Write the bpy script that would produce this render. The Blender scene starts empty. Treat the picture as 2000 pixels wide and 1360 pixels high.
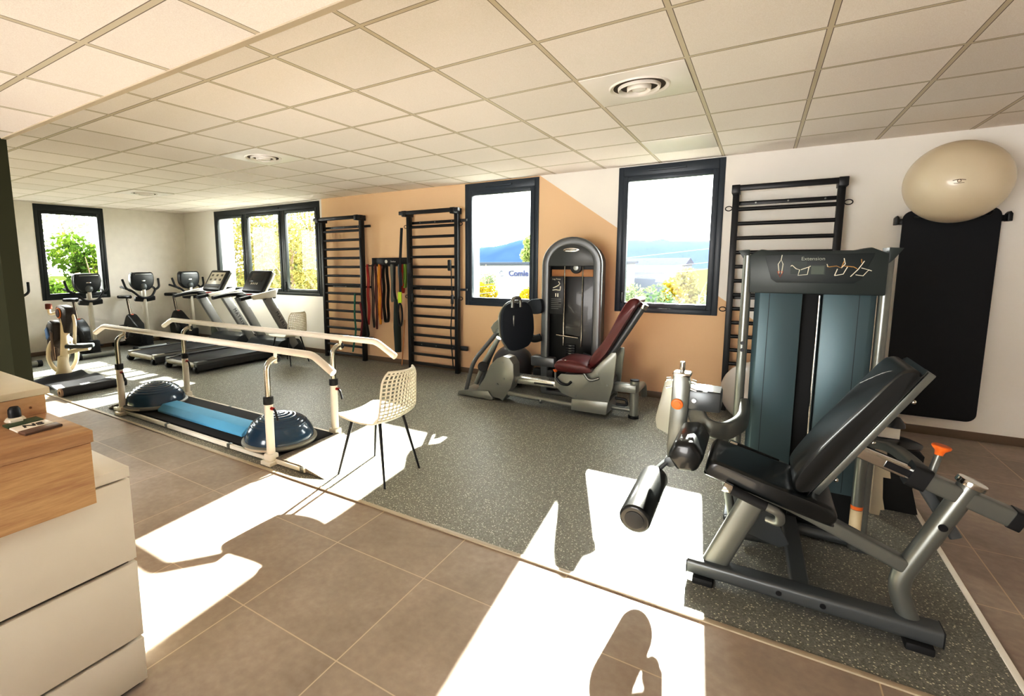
import bpy, bmesh, math, random
from mathutils import Vector, Matrix
C = bpy.context.scene.collection
R = math.radians
random.seed(7)
HC = 2.637      # main ceiling
LC = 2.39       # lower ceiling over the reception

# ------------------------------------------------------------------ materials
def lin(h):
    h = h.lstrip('#')
    v = [int(h[i:i+2], 16)/255 for i in (0, 2, 4)]
    return tuple(x/12.92 if x <= .04045 else ((x+.055)/1.055)**2.4 for x in v) + (1,)
MATS = {}
def nodes(name):
    m = bpy.data.materials.new(name); m.use_nodes = True
    nt = m.node_tree; b = nt.nodes['Principled BSDF']
    return m, nt, b
def P(name, col, rough=.5, metal=0., var=.06, scale=8., bump=0., bscale=200., coat=0., spec=.5):
    if name in MATS: return MATS[name]
    m, nt, b = nodes(name)
    c = lin(col)
    tc = nt.nodes.new('ShaderNodeTexCoord')
    n = nt.nodes.new('ShaderNodeTexNoise'); n.inputs['Scale'].default_value = scale; n.inputs['Detail'].default_value = 3
    nt.links.new(tc.outputs['Object'], n.inputs['Vector'])
    mx = nt.nodes.new('ShaderNodeMix'); mx.data_type = 'RGBA'
    mx.inputs[6].default_value = tuple(max(0, x*(1-var)) for x in c[:3]) + (1,)
    mx.inputs[7].default_value = tuple(min(1, x*(1+var)) for x in c[:3]) + (1,)
    nt.links.new(n.outputs['Fac'], mx.inputs[0]); nt.links.new(mx.outputs[2], b.inputs['Base Color'])
    b.inputs['Roughness'].default_value = rough; b.inputs['Metallic'].default_value = metal
    b.inputs['Coat Weight'].default_value = coat; b.inputs['Specular IOR Level'].default_value = spec
    if bump:
        n2 = nt.nodes.new('ShaderNodeTexNoise'); n2.inputs['Scale'].default_value = bscale
        nt.links.new(tc.outputs['Object'], n2.inputs['Vector'])
        bp = nt.nodes.new('ShaderNodeBump'); bp.inputs['Strength'].default_value = bump; bp.inputs['Distance'].default_value = .002
        nt.links.new(n2.outputs['Fac'], bp.inputs['Height']); nt.links.new(bp.outputs['Normal'], b.inputs['Normal'])
    MATS[name] = m
    return m
def mth(nt, op, a, b=None, c=None):
    n = nt.nodes.new('ShaderNodeMath'); n.operation = op
    for i, v in enumerate((a, b, c)):
        if v is None: continue
        if isinstance(v, (int, float)): n.inputs[i].default_value = v
        else: nt.links.new(v, n.inputs[i])
    return n.outputs[0]
def mixc(nt, f, a, b):
    n = nt.nodes.new('ShaderNodeMix'); n.data_type = 'RGBA'
    for i, v in ((0, f), (6, a), (7, b)):
        if isinstance(v, (int, float, tuple)): n.inputs[i].default_value = v
        else: nt.links.new(v, n.inputs[i])
    return n.outputs[2]
def xyz(nt):
    tc = nt.nodes.new('ShaderNodeTexCoord'); s = nt.nodes.new('ShaderNodeSeparateXYZ')
    nt.links.new(tc.outputs['Object'], s.inputs[0]); return tc.outputs['Object'], s.outputs
def noise(nt, vec, scale, detail=4, rough=.5):
    n = nt.nodes.new('ShaderNodeTexNoise'); n.inputs['Scale'].default_value = scale
    n.inputs['Detail'].default_value = detail; n.inputs['Roughness'].default_value = rough
    nt.links.new(vec, n.inputs['Vector']); return n.outputs['Fac']
def ramp(nt, f, stops):
    n = nt.nodes.new('ShaderNodeValToRGB'); e = n.color_ramp.elements
    while len(e) < len(stops): e.new(.5)
    for i, (p, c) in enumerate(stops): e[i].position = p; e[i].color = c
    nt.links.new(f, n.inputs[0]); return n.outputs[0]
def linedist(nt, v, off, pitch):
    """distance in metres to the nearest line of a grid"""
    t = mth(nt, 'ADD', v, -off + 1000*pitch)
    t = mth(nt, 'MODULO', t, pitch)
    t = mth(nt, 'SUBTRACT', t, pitch/2)
    t = mth(nt, 'ABSOLUTE', t)
    return mth(nt, 'SUBTRACT', pitch/2, t)
def signed(nt, v, off, pitch):
    t = mth(nt, 'ADD', v, -off + 1000*pitch + pitch/2)
    t = mth(nt, 'MODULO', t, pitch)
    return mth(nt, 'SUBTRACT', t, pitch/2)

def mat_tiles():
    m, nt, b = nodes('taupe_floor_tiles')
    vec, (x, y, z) = xyz(nt)
    d = mth(nt, 'MINIMUM', linedist(nt, x, -1.5377, .6), linedist(nt, y, -1.1317, .6))
    g = mth(nt, 'LESS_THAN', d, .0028)
    n1 = noise(nt, vec, 1.7, 6, .6); n2 = noise(nt, vec, 26, 3)
    f = mth(nt, 'ADD', mth(nt, 'MULTIPLY', n1, .75), mth(nt, 'MULTIPLY', n2, .25))
    base = ramp(nt, f, [(.3, lin('#94887c')), (.5, lin('#a6998c')), (.72, lin('#baaea2'))])
    ix = mth(nt, 'FLOOR', mth(nt, 'DIVIDE', mth(nt, 'ADD', x, 1.5377), .6)); iy = mth(nt, 'FLOOR', mth(nt, 'DIVIDE', mth(nt, 'ADD', y, 1.1317), .6))
    wn = nt.nodes.new('ShaderNodeTexWhiteNoise'); wn.noise_dimensions = '1D'
    nt.links.new(mth(nt, 'ADD', mth(nt, 'MULTIPLY', ix, 7.13), mth(nt, 'MULTIPLY', iy, 3.71)), wn.inputs['W'])
    hv = nt.nodes.new('ShaderNodeHueSaturation'); nt.links.new(base, hv.inputs['Color'])
    nt.links.new(mth(nt, 'ADD', .94, mth(nt, 'MULTIPLY', wn.outputs['Value'], .12)), hv.inputs['Value'])
    col = mixc(nt, g, hv.outputs[0], lin('#c8b8a2'))
    nt.links.new(col, b.inputs['Base Color'])
    nt.links.new(mth(nt, 'ADD', .42, mth(nt, 'MULTIPLY', n1, .2)), b.inputs['Roughness'])
    b.inputs['Specular IOR Level'].default_value = .35
    bp = nt.nodes.new('ShaderNodeBump'); bp.inputs['Distance'].default_value = .0015; bp.inputs['Strength'].default_value = .4
    nt.links.new(mth(nt, 'SUBTRACT', n2, g), bp.inputs['Height']); nt.links.new(bp.outputs[0], b.inputs['Normal'])
    return m
def mat_vinyl():
    m, nt, b = nodes('speckled_grey_vinyl')
    vec, (x, y, z) = xyz(nt)
    v1 = nt.nodes.new('ShaderNodeTexVoronoi'); v1.inputs['Scale'].default_value = 75; nt.links.new(vec, v1.inputs['Vector'])
    sp = mth(nt, 'MULTIPLY', mth(nt, 'LESS_THAN', v1.outputs['Distance'], .27), mth(nt, 'GREATER_THAN', noise(nt, vec, 60, 1), .46))
    v2 = nt.nodes.new('ShaderNodeTexVoronoi'); v2.inputs['Scale'].default_value = 140; nt.links.new(vec, v2.inputs['Vector'])
    sp2 = mth(nt, 'LESS_THAN', v2.outputs['Distance'], .3)
    n = noise(nt, vec, 120, 2)
    base = ramp(nt, n, [(.35, lin('#7c7c74')), (.65, lin('#96968d'))])
    c1 = mixc(nt, mth(nt, 'MULTIPLY', sp2, .35), base, lin('#2f302c'))
    col = mixc(nt, mth(nt, 'MULTIPLY', sp, .95), c1, lin('#e2e0d2'))
    nt.links.new(col, b.inputs['Base Color']); b.inputs['Roughness'].default_value = .48; b.inputs['Specular IOR Level'].default_value = .3
    return m
def mat_ceiling(name, ox, oy):
    m, nt, b = nodes(name)
    vec, (x, y, z) = xyz(nt)
    sx = signed(nt, x, ox, .6); sy = signed(nt, y, oy, .6)
    ax = mth(nt, 'ABSOLUTE', sx); ay = mth(nt, 'ABSOLUTE', sy)
    bar = mth(nt, 'LESS_THAN', mth(nt, 'MINIMUM', ax, ay), .011)
    gx = mth(nt, 'LESS_THAN', mth(nt, 'ABSOLUTE', mth(nt, 'SUBTRACT', ax, .0128)), .0018)
    gy = mth(nt, 'LESS_THAN', mth(nt, 'ABSOLUTE', mth(nt, 'SUBTRACT', ay, .0128)), .0018)
    gap_shadow = mth(nt, 'MULTIPLY', mth(nt, 'MAXIMUM', gx, gy), mth(nt, 'SUBTRACT', 1, bar))  # shadow in the gaps beside the bars, put in as dark lines
    n = noise(nt, vec, 260, 3, .7)
    tile = ramp(nt, n, [(.3, lin('#ece4de')), (.7, lin('#fcf6f2'))])
    wn = nt.nodes.new('ShaderNodeTexWhiteNoise'); wn.noise_dimensions = '1D'
    ix = mth(nt, 'FLOOR', mth(nt, 'DIVIDE', mth(nt, 'ADD', x, -ox+600), .6)); iy = mth(nt, 'FLOOR', mth(nt, 'DIVIDE', mth(nt, 'ADD', y, -oy+600), .6))
    nt.links.new(mth(nt, 'ADD', mth(nt, 'MULTIPLY', ix, 5.13), mth(nt, 'MULTIPLY', iy, 9.71)), wn.inputs['W'])
    hv = nt.nodes.new('ShaderNodeHueSaturation'); nt.links.new(tile, hv.inputs['Color'])
    nt.links.new(mth(nt, 'ADD', .93, mth(nt, 'MULTIPLY', wn.outputs['Value'], .09)), hv.inputs['Value'])
    c = mixc(nt, bar, hv.outputs[0], lin('#cfc4b2'))
    c = mixc(nt, mth(nt, 'MULTIPLY', gap_shadow, .8), c, lin('#4a4238'))
    nt.links.new(c, b.inputs['Base Color'])
    nt.links.new(mth(nt, 'SUBTRACT', .95, mth(nt, 'MULTIPLY', bar, .55)), b.inputs['Roughness'])
    bp = nt.nodes.new('ShaderNodeBump'); bp.inputs['Distance'].default_value = .002; bp.inputs['Strength'].default_value = .3
    nt.links.new(n, bp.inputs['Height']); nt.links.new(bp.outputs[0], b.inputs['Normal'])
    return m
def mat_backwall():
    m, nt, b = nodes('white_and_peach_paint')
    vec, (x, y, z) = xyz(nt)
    n = noise(nt, vec, 300, 2)
    lim = mth(nt, 'ADD', mth(nt, 'MULTIPLY', x, -.7105), 1.64)         # the slanting edge of the paint
    pe = mth(nt, 'MULTIPLY', mth(nt, 'LESS_THAN', z, lim), mth(nt, 'GREATER_THAN', x, -5.30))
    c = mixc(nt, pe, lin('#eeebe6'), lin('#e3c4a2'))
    nt.links.new(c, b.inputs['Base Color']); b.inputs['Roughness'].default_value = .75
    bp = nt.nodes.new('ShaderNodeBump'); bp.inputs['Distance'].default_value = .001; bp.inputs['Strength'].default_value = .25
    nt.links.new(n, bp.inputs['Height']); nt.links.new(bp.outputs[0], b.inputs['Normal'])
    return m
def mat_wood(name, a, c, stretch=(1, 14, 14)):
    m, nt, b = nodes(name)
    tc = nt.nodes.new('ShaderNodeTexCoord'); mp = nt.nodes.new('ShaderNodeMapping'); mp.inputs['Scale'].default_value = stretch
    nt.links.new(tc.outputs['Object'], mp.inputs[0])
    n = noise(nt, mp.outputs[0], 2.4, 8, .62); n2 = noise(nt, mp.outputs[0], 14, 4, .6)
    f = mth(nt, 'ADD', mth(nt, 'MULTIPLY', n, .7), mth(nt, 'MULTIPLY', n2, .3))
    nt.links.new(ramp(nt, f, [(.33, lin(a)), (.66, lin(c))]), b.inputs['Base Color']); b.inputs['Roughness'].default_value = .45
    return m
def mat_glass():
    m = bpy.data.materials.new('window_glass'); m.use_nodes = True; nt = m.node_tree; nt.nodes.clear()
    o = nt.nodes.new('ShaderNodeOutputMaterial'); t = nt.nodes.new('ShaderNodeBsdfTransparent'); g = nt.nodes.new('ShaderNodeBsdfGlossy')
    g.inputs['Roughness'].default_value = .02; t.inputs[0].default_value = (.96, .98, .97, 1)
    f = nt.nodes.new('ShaderNodeFresnel'); f.inputs[0].default_value = 1.35
    ge = nt.nodes.new('ShaderNodeNewGeometry')
    fac = mth(nt, 'MULTIPLY', f.outputs[0], mth(nt, 'SUBTRACT', 1, ge.outputs['Backfacing']))
    s = nt.nodes.new('ShaderNodeMixShader'); nt.links.new(fac, s.inputs[0]); nt.links.new(t.outputs[0], s.inputs[1]); nt.links.new(g.outputs[0], s.inputs[2])
    nt.links.new(s.outputs[0], o.inputs[0]); return m
def mat_leaves(name, cols, trans=.45):
    m = bpy.data.materials.new(name); m.use_nodes = True; nt = m.node_tree; nt.nodes.clear()
    o = nt.nodes.new('ShaderNodeOutputMaterial'); d = nt.nodes.new('ShaderNodeBsdfDiffuse'); t = nt.nodes.new('ShaderNodeBsdfTranslucent')
    tc = nt.nodes.new('ShaderNodeTexCoord')
    n = nt.nodes.new('ShaderNodeTexNoise'); n.inputs['Scale'].default_value = 1.6; n.inputs['Detail'].default_value = 5; nt.links.new(tc.outputs['Object'], n.inputs[0])
    c = ramp(nt, n.outputs['Fac'], [(.3 + .4*i/(len(cols)-1), lin(h)) for i, h in enumerate(cols)])
    nt.links.new(c, d.inputs[0]); nt.links.new(c, t.inputs[0])
    s = nt.nodes.new('ShaderNodeMixShader'); s.inputs[0].default_value = trans
    nt.links.new(d.outputs[0], s.inputs[1]); nt.links.new(t.outputs[0], s.inputs[2]); nt.links.new(s.outputs[0], o.inputs[0]); return m

# ------------------------------------------------------------------ mesh helpers
def BM(): return bmesh.new()
def rotm(e): return Matrix.Rotation(e[2], 4, 'Z') @ Matrix.Rotation(e[1], 4, 'Y') @ Matrix.Rotation(e[0], 4, 'X')
def box(bm, c, s, rot=(0, 0, 0), bev=0., seg=2):
    t = bmesh.new(); bmesh.ops.create_cube(t, size=1)
    bmesh.ops.scale(t, vec=s, verts=t.verts)
    if bev: bmesh.ops.bevel(t, geom=list(t.edges), offset=min(bev, min(s)*.49), segments=seg, profile=.5, affect='EDGES')
    t.transform(Matrix.Translation(c) @ rotm(rot)); merge(bm, t); return bm
def box2(bm, a, b, bev=0., seg=2):
    return box(bm, [(a[i]+b[i])/2 for i in range(3)], [abs(b[i]-a[i]) for i in range(3)], bev=bev, seg=seg)
def merge(bm, t):
    me = bpy.data.meshes.new('tmp'); t.to_mesh(me); t.free(); bm.from_mesh(me); bpy.data.meshes.remove(me)
def cyl(bm, a, b, r, r2=None, n=20, bev=0.):
    a = Vector(a); b = Vector(b); d = b-a; r2 = r if r2 is None else r2
    t = bmesh.new(); bmesh.ops.create_cone(t, cap_ends=True, segments=n, radius1=r, radius2=r2, depth=d.length)
    if bev:
        es = [e for e in t.edges if abs(abs(e.verts[0].co.z)-d.length/2) < 1e-5 and abs(e.verts[0].co.z-e.verts[1].co.z) < 1e-5]
        bmesh.ops.bevel(t, geom=es, offset=bev, segments=3, profile=.5, affect='EDGES')
    t.transform(Matrix.Translation((a+b)/2) @ d.to_track_quat('Z', 'Y').to_matrix().to_4x4()); merge(bm, t); return bm
def fillet(pts, rad, n=6):
    pts = [Vector(p) for p in pts]; out = [pts[0]]
    for i in range(1, len(pts)-1):
        p0, p, p1 = pts[i-1], pts[i], pts[i+1]
        u = (p0-p); v = (p1-p); k = min(rad, u.length*.48, v.length*.48)
        a = p+u.normalized()*k; b = p+v.normalized()*k
        for j in range(n+1):
            s = j/n; out.append(a*(1-s)**2 + p*2*s*(1-s) + b*s*s)
    out.append(pts[-1]); return out
def tube(bm, pts, r, rad=0., n=12, prof=None, up=(0, 0, 1), cap=True, n_f=6, rs=None):
    """sweep a round (or prof = (half width, half height, corner)) section along pts"""
    pts = fillet(pts, rad, n_f) if rad else [Vector(p) for p in pts]
    if prof:
        w, h, c = prof; ring = []
        for sx, sy, a0 in ((1, 1, 0), (-1, 1, 90), (-1, -1, 180), (1, -1, 270)):
            for k in range(4):
                an = R(a0+30*k); ring.append(((w-c)*sx+c*math.cos(an), (h-c)*sy+c*math.sin(an)))
    else: ring = [(r*math.cos(2*math.pi*k/n), r*math.sin(2*math.pi*k/n)) for k in range(n)]
    rings = []; N = len(pts); side = None
    for i, p in enumerate(pts):
        t = (pts[min(i+1, N-1)]-pts[max(i-1, 0)]).normalized()
        if side is None:
            u = Vector(up)
            if abs(t.dot(u)) > .95: u = Vector((1, 0, 0)) if abs(t.x) < .9 else Vector((0, 1, 0))
            side = t.cross(u).normalized()
        else: side = (side - t*side.dot(t)).normalized()
        u2 = side.cross(t)
        k = rs[i] if rs else 1
        rings.append([bm.verts.new(p + side*a*k + u2*b*k) for a, b in ring])
    M = len(ring)
    for i in range(N-1):
        for j in range(M):
            bm.faces.new((rings[i][j], rings[i][(j+1) % M], rings[i+1][(j+1) % M], rings[i+1][j]))
    if cap: bm.faces.new(rings[0][::-1]); bm.faces.new(rings[-1])
    bmesh.ops.recalc_face_normals(bm, faces=bm.faces)
    return bm
def lathe(bm, prof, c=(0, 0, 0), n=40, rot=(0, 0, 0), sc=(1, 1, 1)):
    t = bmesh.new(); rings = []
    for r, z in prof:
        rings.append([t.verts.new((max(r, 1e-5)*math.cos(2*math.pi*k/n), max(r, 1e-5)*math.sin(2*math.pi*k/n), z)) for k in range(n)])
    for i in range(len(rings)-1):
        for k in range(n): t.faces.new((rings[i][k], rings[i][(k+1) % n], rings[i+1][(k+1) % n], rings[i+1][k]))
    bmesh.ops.remove_doubles(t, verts=t.verts, dist=1e-4)
    bmesh.ops.recalc_face_normals(t, faces=t.faces)
    t.transform(Matrix.Translation(c) @ rotm(rot) @ Matrix.Diagonal((*sc, 1))); merge(bm, t); return bm
def prism(bm, pts, axis, a, b, bev=0., seg=2):
    """outline pts (2-D) extruded along axis ('x','y','z') from a to b; for y the pts are (x, z), for x (y, z), for z (x, y)"""
    t = bmesh.new()
    def mk(p, d):
        return {'y': (p[0], d, p[1]), 'x': (d, p[0], p[1]), 'z': (p[0], p[1], d)}[axis]
    v = [t.verts.new(mk(p, a)) for p in pts]; f = t.faces.new(v)
    r = bmesh.ops.extrude_face_region(t, geom=[f]); vs = [e for e in r['geom'] if isinstance(e, bmesh.types.BMVert)]
    d = Vector(mk((0, 0), b))-Vector(mk((0, 0), a)); bmesh.ops.translate(t, verts=vs, vec=d)
    bmesh.ops.recalc_face_normals(t, faces=t.faces)
    if bev: bmesh.ops.bevel(t, geom=list(t.edges), offset=bev, segments=seg, profile=.5, affect='EDGES')
    merge(bm, t); return bm
def smoothpoly(pts, n=6):
    """closed Catmull-Rom through pts"""
    out = []; N = len(pts)
    for i in range(N):
        p0, p1, p2, p3 = (Vector(pts[(i+k-1) % N]) for k in range(4))
        for j in range(n):
            s = j/n
            out.append(tuple(.5*((2*p1)+(p2-p0)*s+(2*p0-5*p1+4*p2-p3)*s*s+(3*p1-p0-3*p2+p3)*s**3)))
    return out
def sphere(bm, c, r, sc=(1, 1, 1), n=32, rot=(0, 0, 0)):
    t = bmesh.new(); bmesh.ops.create_uvsphere(t, u_segments=n, v_segments=n//2, radius=r)
    t.transform(Matrix.Translation(c) @ rotm(rot) @ Matrix.Diagonal((*sc, 1))); merge(bm, t); return bm

# ------------------------------------------------------------------ objects
WL = {}
def wloc(o): return WL.get(o.name, Vector((0, 0, 0))) if o else Vector((0, 0, 0))
def obj(name, bm, mat, parent=None, sharp=35, label=None, origin=None):
    """link bm (in world coordinates of the thing's frame) as ONE mesh object"""
    me = bpy.data.meshes.new(name)
    org = Vector(origin) if origin else (wloc(parent) if parent else Vector((0, 0, 0)))
    bm.transform(Matrix.Translation(-org)); bm.to_mesh(me); bm.free()
    me.materials.append(mat)
    me.polygons.foreach_set('use_smooth', [True]*len(me.polygons)); me.set_sharp_from_angle(angle=R(sharp))
    o = bpy.data.objects.new(name, me); C.objects.link(o)
    if parent: o.parent = parent; o.location = org-wloc(parent)
    else: o.location = org
    WL[o.name] = org
    if label: o['label'] = label
    return o
def thing(name, label, cat, loc=(0, 0, 0), group=None):
    o = bpy.data.objects.new(name, None); C.objects.link(o); o.location = loc; o.empty_display_size = .1
    WL[o.name] = Vector(loc); o['label'] = label; o['category'] = cat
    if group: o['group'] = group
    return o
def tag(o, label, cat, group=None):
    o['label'] = label; o['category'] = cat
    if group: o['group'] = group
    return o
def struct(name, bm, mat, parent=None):
    o = obj(name, bm, mat, parent)
    if not parent: o['kind'] = 'structure'
    return o
def dup(root, loc, rotz=None, label=None, group=None):
    def cp(o, par):
        c = o.copy(); C.objects.link(c); c.parent = par
        for ch in o.children: cp(ch, c)
        return c
    r = cp(root, None); r.location = loc; WL[r.name] = Vector(loc)
    if rotz is not None: r.rotation_euler = (0, 0, rotz)
    if label: r['label'] = label
    if group: r['group'] = group
    return r
def text(s, size, mat, parent, M, name='lettering', depth=.0006, align='CENTER', space=1., bold=0.):
    cu = bpy.data.curves.new('t', 'FONT'); cu.body = s; cu.size = size; cu.align_x = align; cu.align_y = 'CENTER'
    cu.extrude = depth; cu.space_character = space; cu.offset = bold
    to = bpy.data.objects.new('t', cu); C.objects.link(to)
    me = bpy.data.meshes.new_from_object(to.evaluated_get(bpy.context.evaluated_depsgraph_get()))
    bpy.data.objects.remove(to); bpy.data.curves.remove(cu)
    me.transform(M); me.transform(Matrix.Translation(-wloc(parent))); me.name = name; me.materials.clear(); me.materials.append(mat)
    o = bpy.data.objects.new(name, me); C.objects.link(o); o.parent = parent
    return o
def frame_M(o, xd, yd):
    x = Vector(xd).normalized(); y = Vector(yd); y = (y-x*y.dot(x)).normalized(); z = x.cross(y)
    M = Matrix.Identity(4)
    for i in range(3): M[i][0] = x[i]; M[i][1] = y[i]; M[i][2] = z[i]; M[i][3] = o[i]
    return M

white_paint = P('white_wall_paint', '#eeeae4', .75, bump=.2, bscale=300)
anth = P('anthracite_frame', '#343e4a', .38, var=.08, scale=3)
anth_d = P('dark_green_frame', '#0f1a1a', .4)
black = P('black_powder_coat', '#0d0e12', .38)
blackp = P('black_plastic', '#121416', .45)
rubber = P('black_rubber', '#0c0d0f', .7)
vinylb = P('black_upholstery', '#0d1112', .34, coat=.35, bump=.12, bscale=90)
silver = P('silver_metal', '#8c8f8c', .32, metal=.75, var=.04)
silverd = P('dark_silver_metal', '#5b6064', .34, metal=.7, var=.04)
chrome = P('chrome', '#d8d8d4', .14, metal=1.)
white = P('white_enamel', '#ece6da', .4)
whitep = P('white_plastic', '#e9e4d4', .4)
glass = mat_glass()
orange = P('orange_plastic', '#e0782a', .4)
# ================================================================== the room
bm = BM(); box2(bm, (-9.9, -6, -.2), (6.5, 3.95, 0)); struct('floor', bm, mat_tiles())
bm = BM(); box2(bm, (-9.5, -.10, .0005), (1.9, 3.53, .004)); struct('floor_covering', bm, mat_vinyl())
strip = P('cream_edge_strip', '#b8ac98', .45)
bm = BM(); box2(bm, (-9.5, -.128, .0005), (1.925, -.098, .009), bev=.002); struct('trim_1', bm, strip)
bm = BM(); box2(bm, (1.89, -.098, .0005), (1.915, 3.50, .009), bev=.002); struct('trim_2', bm, P('white_edge_strip', '#f4f0e6', .4))
# ceilings
bm = BM(); box2(bm, (-9.9, -1.14, HC), (6.5, 3.95, HC+.15)); struct('ceiling', bm, mat_ceiling('ceiling_tiles', 0, 0))
bm = BM(); box2(bm, (-9.9, -6, LC), (6.5, -1.143, HC+.15)); struct('ceiling_lower', bm, mat_ceiling('lower_ceiling_tiles', -.57, -1.48))
bm = BM(); box2(bm, (-9.5, -1.17, LC-.006), (6.5, -1.14, LC+.02)); struct('trim_3', bm, P('ceiling_edge_trim', '#b8ab98', .5))
# walls with holes
def wall_holes(bm, u0, u1, z0, z1, holes, mk):
    us = sorted({u0, u1, *[h[0] for h in holes], *[h[1] for h in holes]})
    for a, b in zip(us, us[1:]):
        m = (a+b)/2; zs = [(z0, z1)]
        for h in holes:
            if h[0] < m < h[1]:
                nz = []
                for p, q in zs:
                    if h[2] > p: nz.append((p, min(q, h[2])))
                    if h[3] < q: nz.append((max(p, h[3]), q))
                zs = nz
        for p, q in zs: mk(bm, a, b, p, q)
WB = 3.52; WBO = 3.92
WIN = {'window_1': (-.44, .626, .985, 2.625), 'window_2': (-2.487, -1.412, .975, 2.625), 'window_3': (-8.37, -5.345, 1.0, 2.612)}
bm = BM(); wall_holes(bm, -9.9, 6.5, -.2, HC+.1, list(WIN.values()), lambda b, p, q, s, t: box2(b, (p, WB, s), (q, 3.60, t)))
struct('wall_back', bm, mat_backwall())
bm = BM(); wall_holes(bm, -9.9, 6.5, -.2, HC+.1, list(WIN.values()), lambda b, p, q, s, t: box2(b, (p, 3.601, s), (q, WBO, t)))
struct('wall_back_outer', bm, P('white_render', '#efece6', .8))
WLX = -9.5; wl = (.945, 1.995, .956, 2.615); wl_fill = (-1.0, .50, .956, 2.615)
bm = BM(); wall_holes(bm, -6, 3.95, -.2, HC+.1, [wl, wl_fill], lambda b, p, q, s, t: box2(b, (WLX-.4, p, s), (WLX, q, t)))
struct('wall_left', bm, white_paint)
bm = BM(); box2(bm, (4.6, -6, 0), (4.8, 3.51, HC+.1)); struct('wall_right_unseen', bm, white_paint)  # out-of-view wall, put in to hold back light from this side
bm = BM(); wall_holes(bm, -9.5, 4.6, 0, HC+.1, [(-3.2, .6, .0, 2.2)], lambda b, p, q, s, t: box2(b, (p, -6.2, s), (q, -6, t))); struct('wall_front_unseen', bm, white_paint)  # unseen wall, its opening sized to limit light from behind the camera
bm = BM(); box2(bm, (-9.5, -1.24, 0), (-3.19, -1.143, LC+.05)); struct('wall_green', bm, P('olive_green_paint', '#2c2e10', .7))
base_m = P('taupe_baseboard', '#77624e', .45)
bm = BM(); box2(bm, (-9.5, 3.508, 0), (6.5, 3.522, .075), bev=.003); struct('baseboard_back', bm, base_m)
bm = BM(); box2(bm, (-9.502, -1.1, 0), (-9.488, 3.51, .075), bev=.003); struct('baseboard_left', bm, base_m)

def window(name, a, b, z0, z1, mk, mat, bw=.055, sash=.055, panes=None, handle=None, roller=True):
    """mk(u, d, z) -> point; d measured inwards (negative) / outwards (positive) from the wall's inner face"""
    def bx(bm, u0, u1, d0, d1, p, q, bev=.004): return box2(bm, mk(u0, d0, p), mk(u1, d1, q), bev=bev)
    bm = BM()
    bx(bm, a, a+bw, -.012, .07, z0, z1); bx(bm, b-bw, b, -.012, .07, z0, z1)
    bx(bm, a+bw, b-bw, -.0118, .07, z0, z0+bw); bx(bm, a+bw, b-bw, -.0118, .07, z1-bw-.05, z1)
    panes = panes or [(a+bw, b-bw)]
    for (p, q), (r, s) in zip(panes, panes[1:]): bx(bm, q, r, -.0115, .07, z0+bw, z1-bw-.05)
    f = struct(name, bm, mat)
    if roller:
        bm = BM(); w = (b-a); bx(bm, a+.3*w, a+.66*w, -.03, -.012, z1-.066, z1-.042); obj('vent_slot', bm, mat, f)
    for i, (p, q) in enumerate(panes):
        bm = BM(); zt = z1-bw-.05; zb = z0+bw
        bx(bm, p, p+sash, -.02, .05, zb, zt); bx(bm, q-sash, q, -.02, .05, zb, zt)
        bx(bm, p+sash, q-sash, -.0195, .05, zb, zb+sash); bx(bm, p+sash, q-sash, -.0195, .05, zt-sash, zt)
        s = obj('sash', bm, mat, f)
        bm = BM(); bx(bm, p+sash-.005, q-sash+.005, .015, .021, zb+sash-.005, zt-sash+.005, bev=0); obj('pane', bm, glass, s)
        if handle and handle[0] == i:
            u = handle[1]
            bm = BM(); bx(bm, u-.012, u+.012, -.035, -.02, z0+.1, z0+.24, bev=.005); bx(bm, u-.01, u+.01, -.06, -.045, z0+.12, z0+.23, bev=.006); bx(bm, u-.008, u+.008, -.05, -.03, z0+.2, z0+.225)
            obj('handle', bm, blackp, s)
    bm = BM(); bx(bm, a-.02, b+.02, .07, .45, z0-.03, z0+.012); obj('outer_sill', bm, P('white_sill', '#e8e4da', .5), f)
    return f
bk = lambda u, d, z: (u, WB+d, z)
window('window_1', *WIN['window_1'], bk, anth, handle=(0, -.44+.055+.027))
window('window_2', *WIN['window_2'], bk, anth)
a, b, z0, z1 = WIN['window_3']
window('window_3', a, b, z0, z1, bk, anth_d, panes=[(a+.055, -7.43), (-7.36, -6.35), (-6.28, b-.055)], handle=(2, -6.26))
window('window_4', *wl, lambda u, d, z: (WLX-d, u, z), anth_d, roller=False)

window('unseen_fill_window', *wl_fill, lambda u, d, z: (WLX-d, u, z), anth_d, roller=False)  # unseen window added behind the green wall to brighten the far left
# ceiling air diffusers
vent_m = P('satin_white_metal', '#f2eeea', .38, metal=.0, spec=.6, var=.02)
def vent(x, y, label, z=HC):
    t = thing('ceiling_vent', label, 'vent', (x, y, z), 'round air diffusers in the ceiling')
    bm = BM(); box(bm, (x, y, z-.003), (.572, .572, .006), bev=.001); obj('panel', bm, vent_m, t)
    for k, (r, w, h) in enumerate([(.17, .014, .010), (.118, .012, .020), (.065, .010, .028)]):
        bm = BM(); lathe(bm, [(r-w, z-.006), (r-w*.6, z-.006-h*.7), (r, z-.006-h), (r+.004, z-.006-h*.8), (r+.006, z-.006)], (x, y, 0), n=48); obj('ring', bm, vent_m, t)
    bm = BM(); lathe(bm, [(0.0, z-.03), (.025, z-.032), (.04, z-.026), (.042, z-.01), (.0, z-.008)], (x, y, 0)); obj('hub', bm, vent_m, t)
    bm = BM(); lathe(bm, [(.0, z-.0068), (.15, z-.0066)], (x, y, 0)); obj('throat', bm, P('vent_shadow', '#4c4034', .8), t)
    return t
vent(.3, .9, 'round metal air diffuser in the ceiling next to the brightest glare')
vent(-3.3, .9, 'round air diffuser in the ceiling above the far end of the walking bars')
vent(-6.9, 1.5, 'small-looking air diffuser in the ceiling above the treadmills and bikes')
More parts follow.
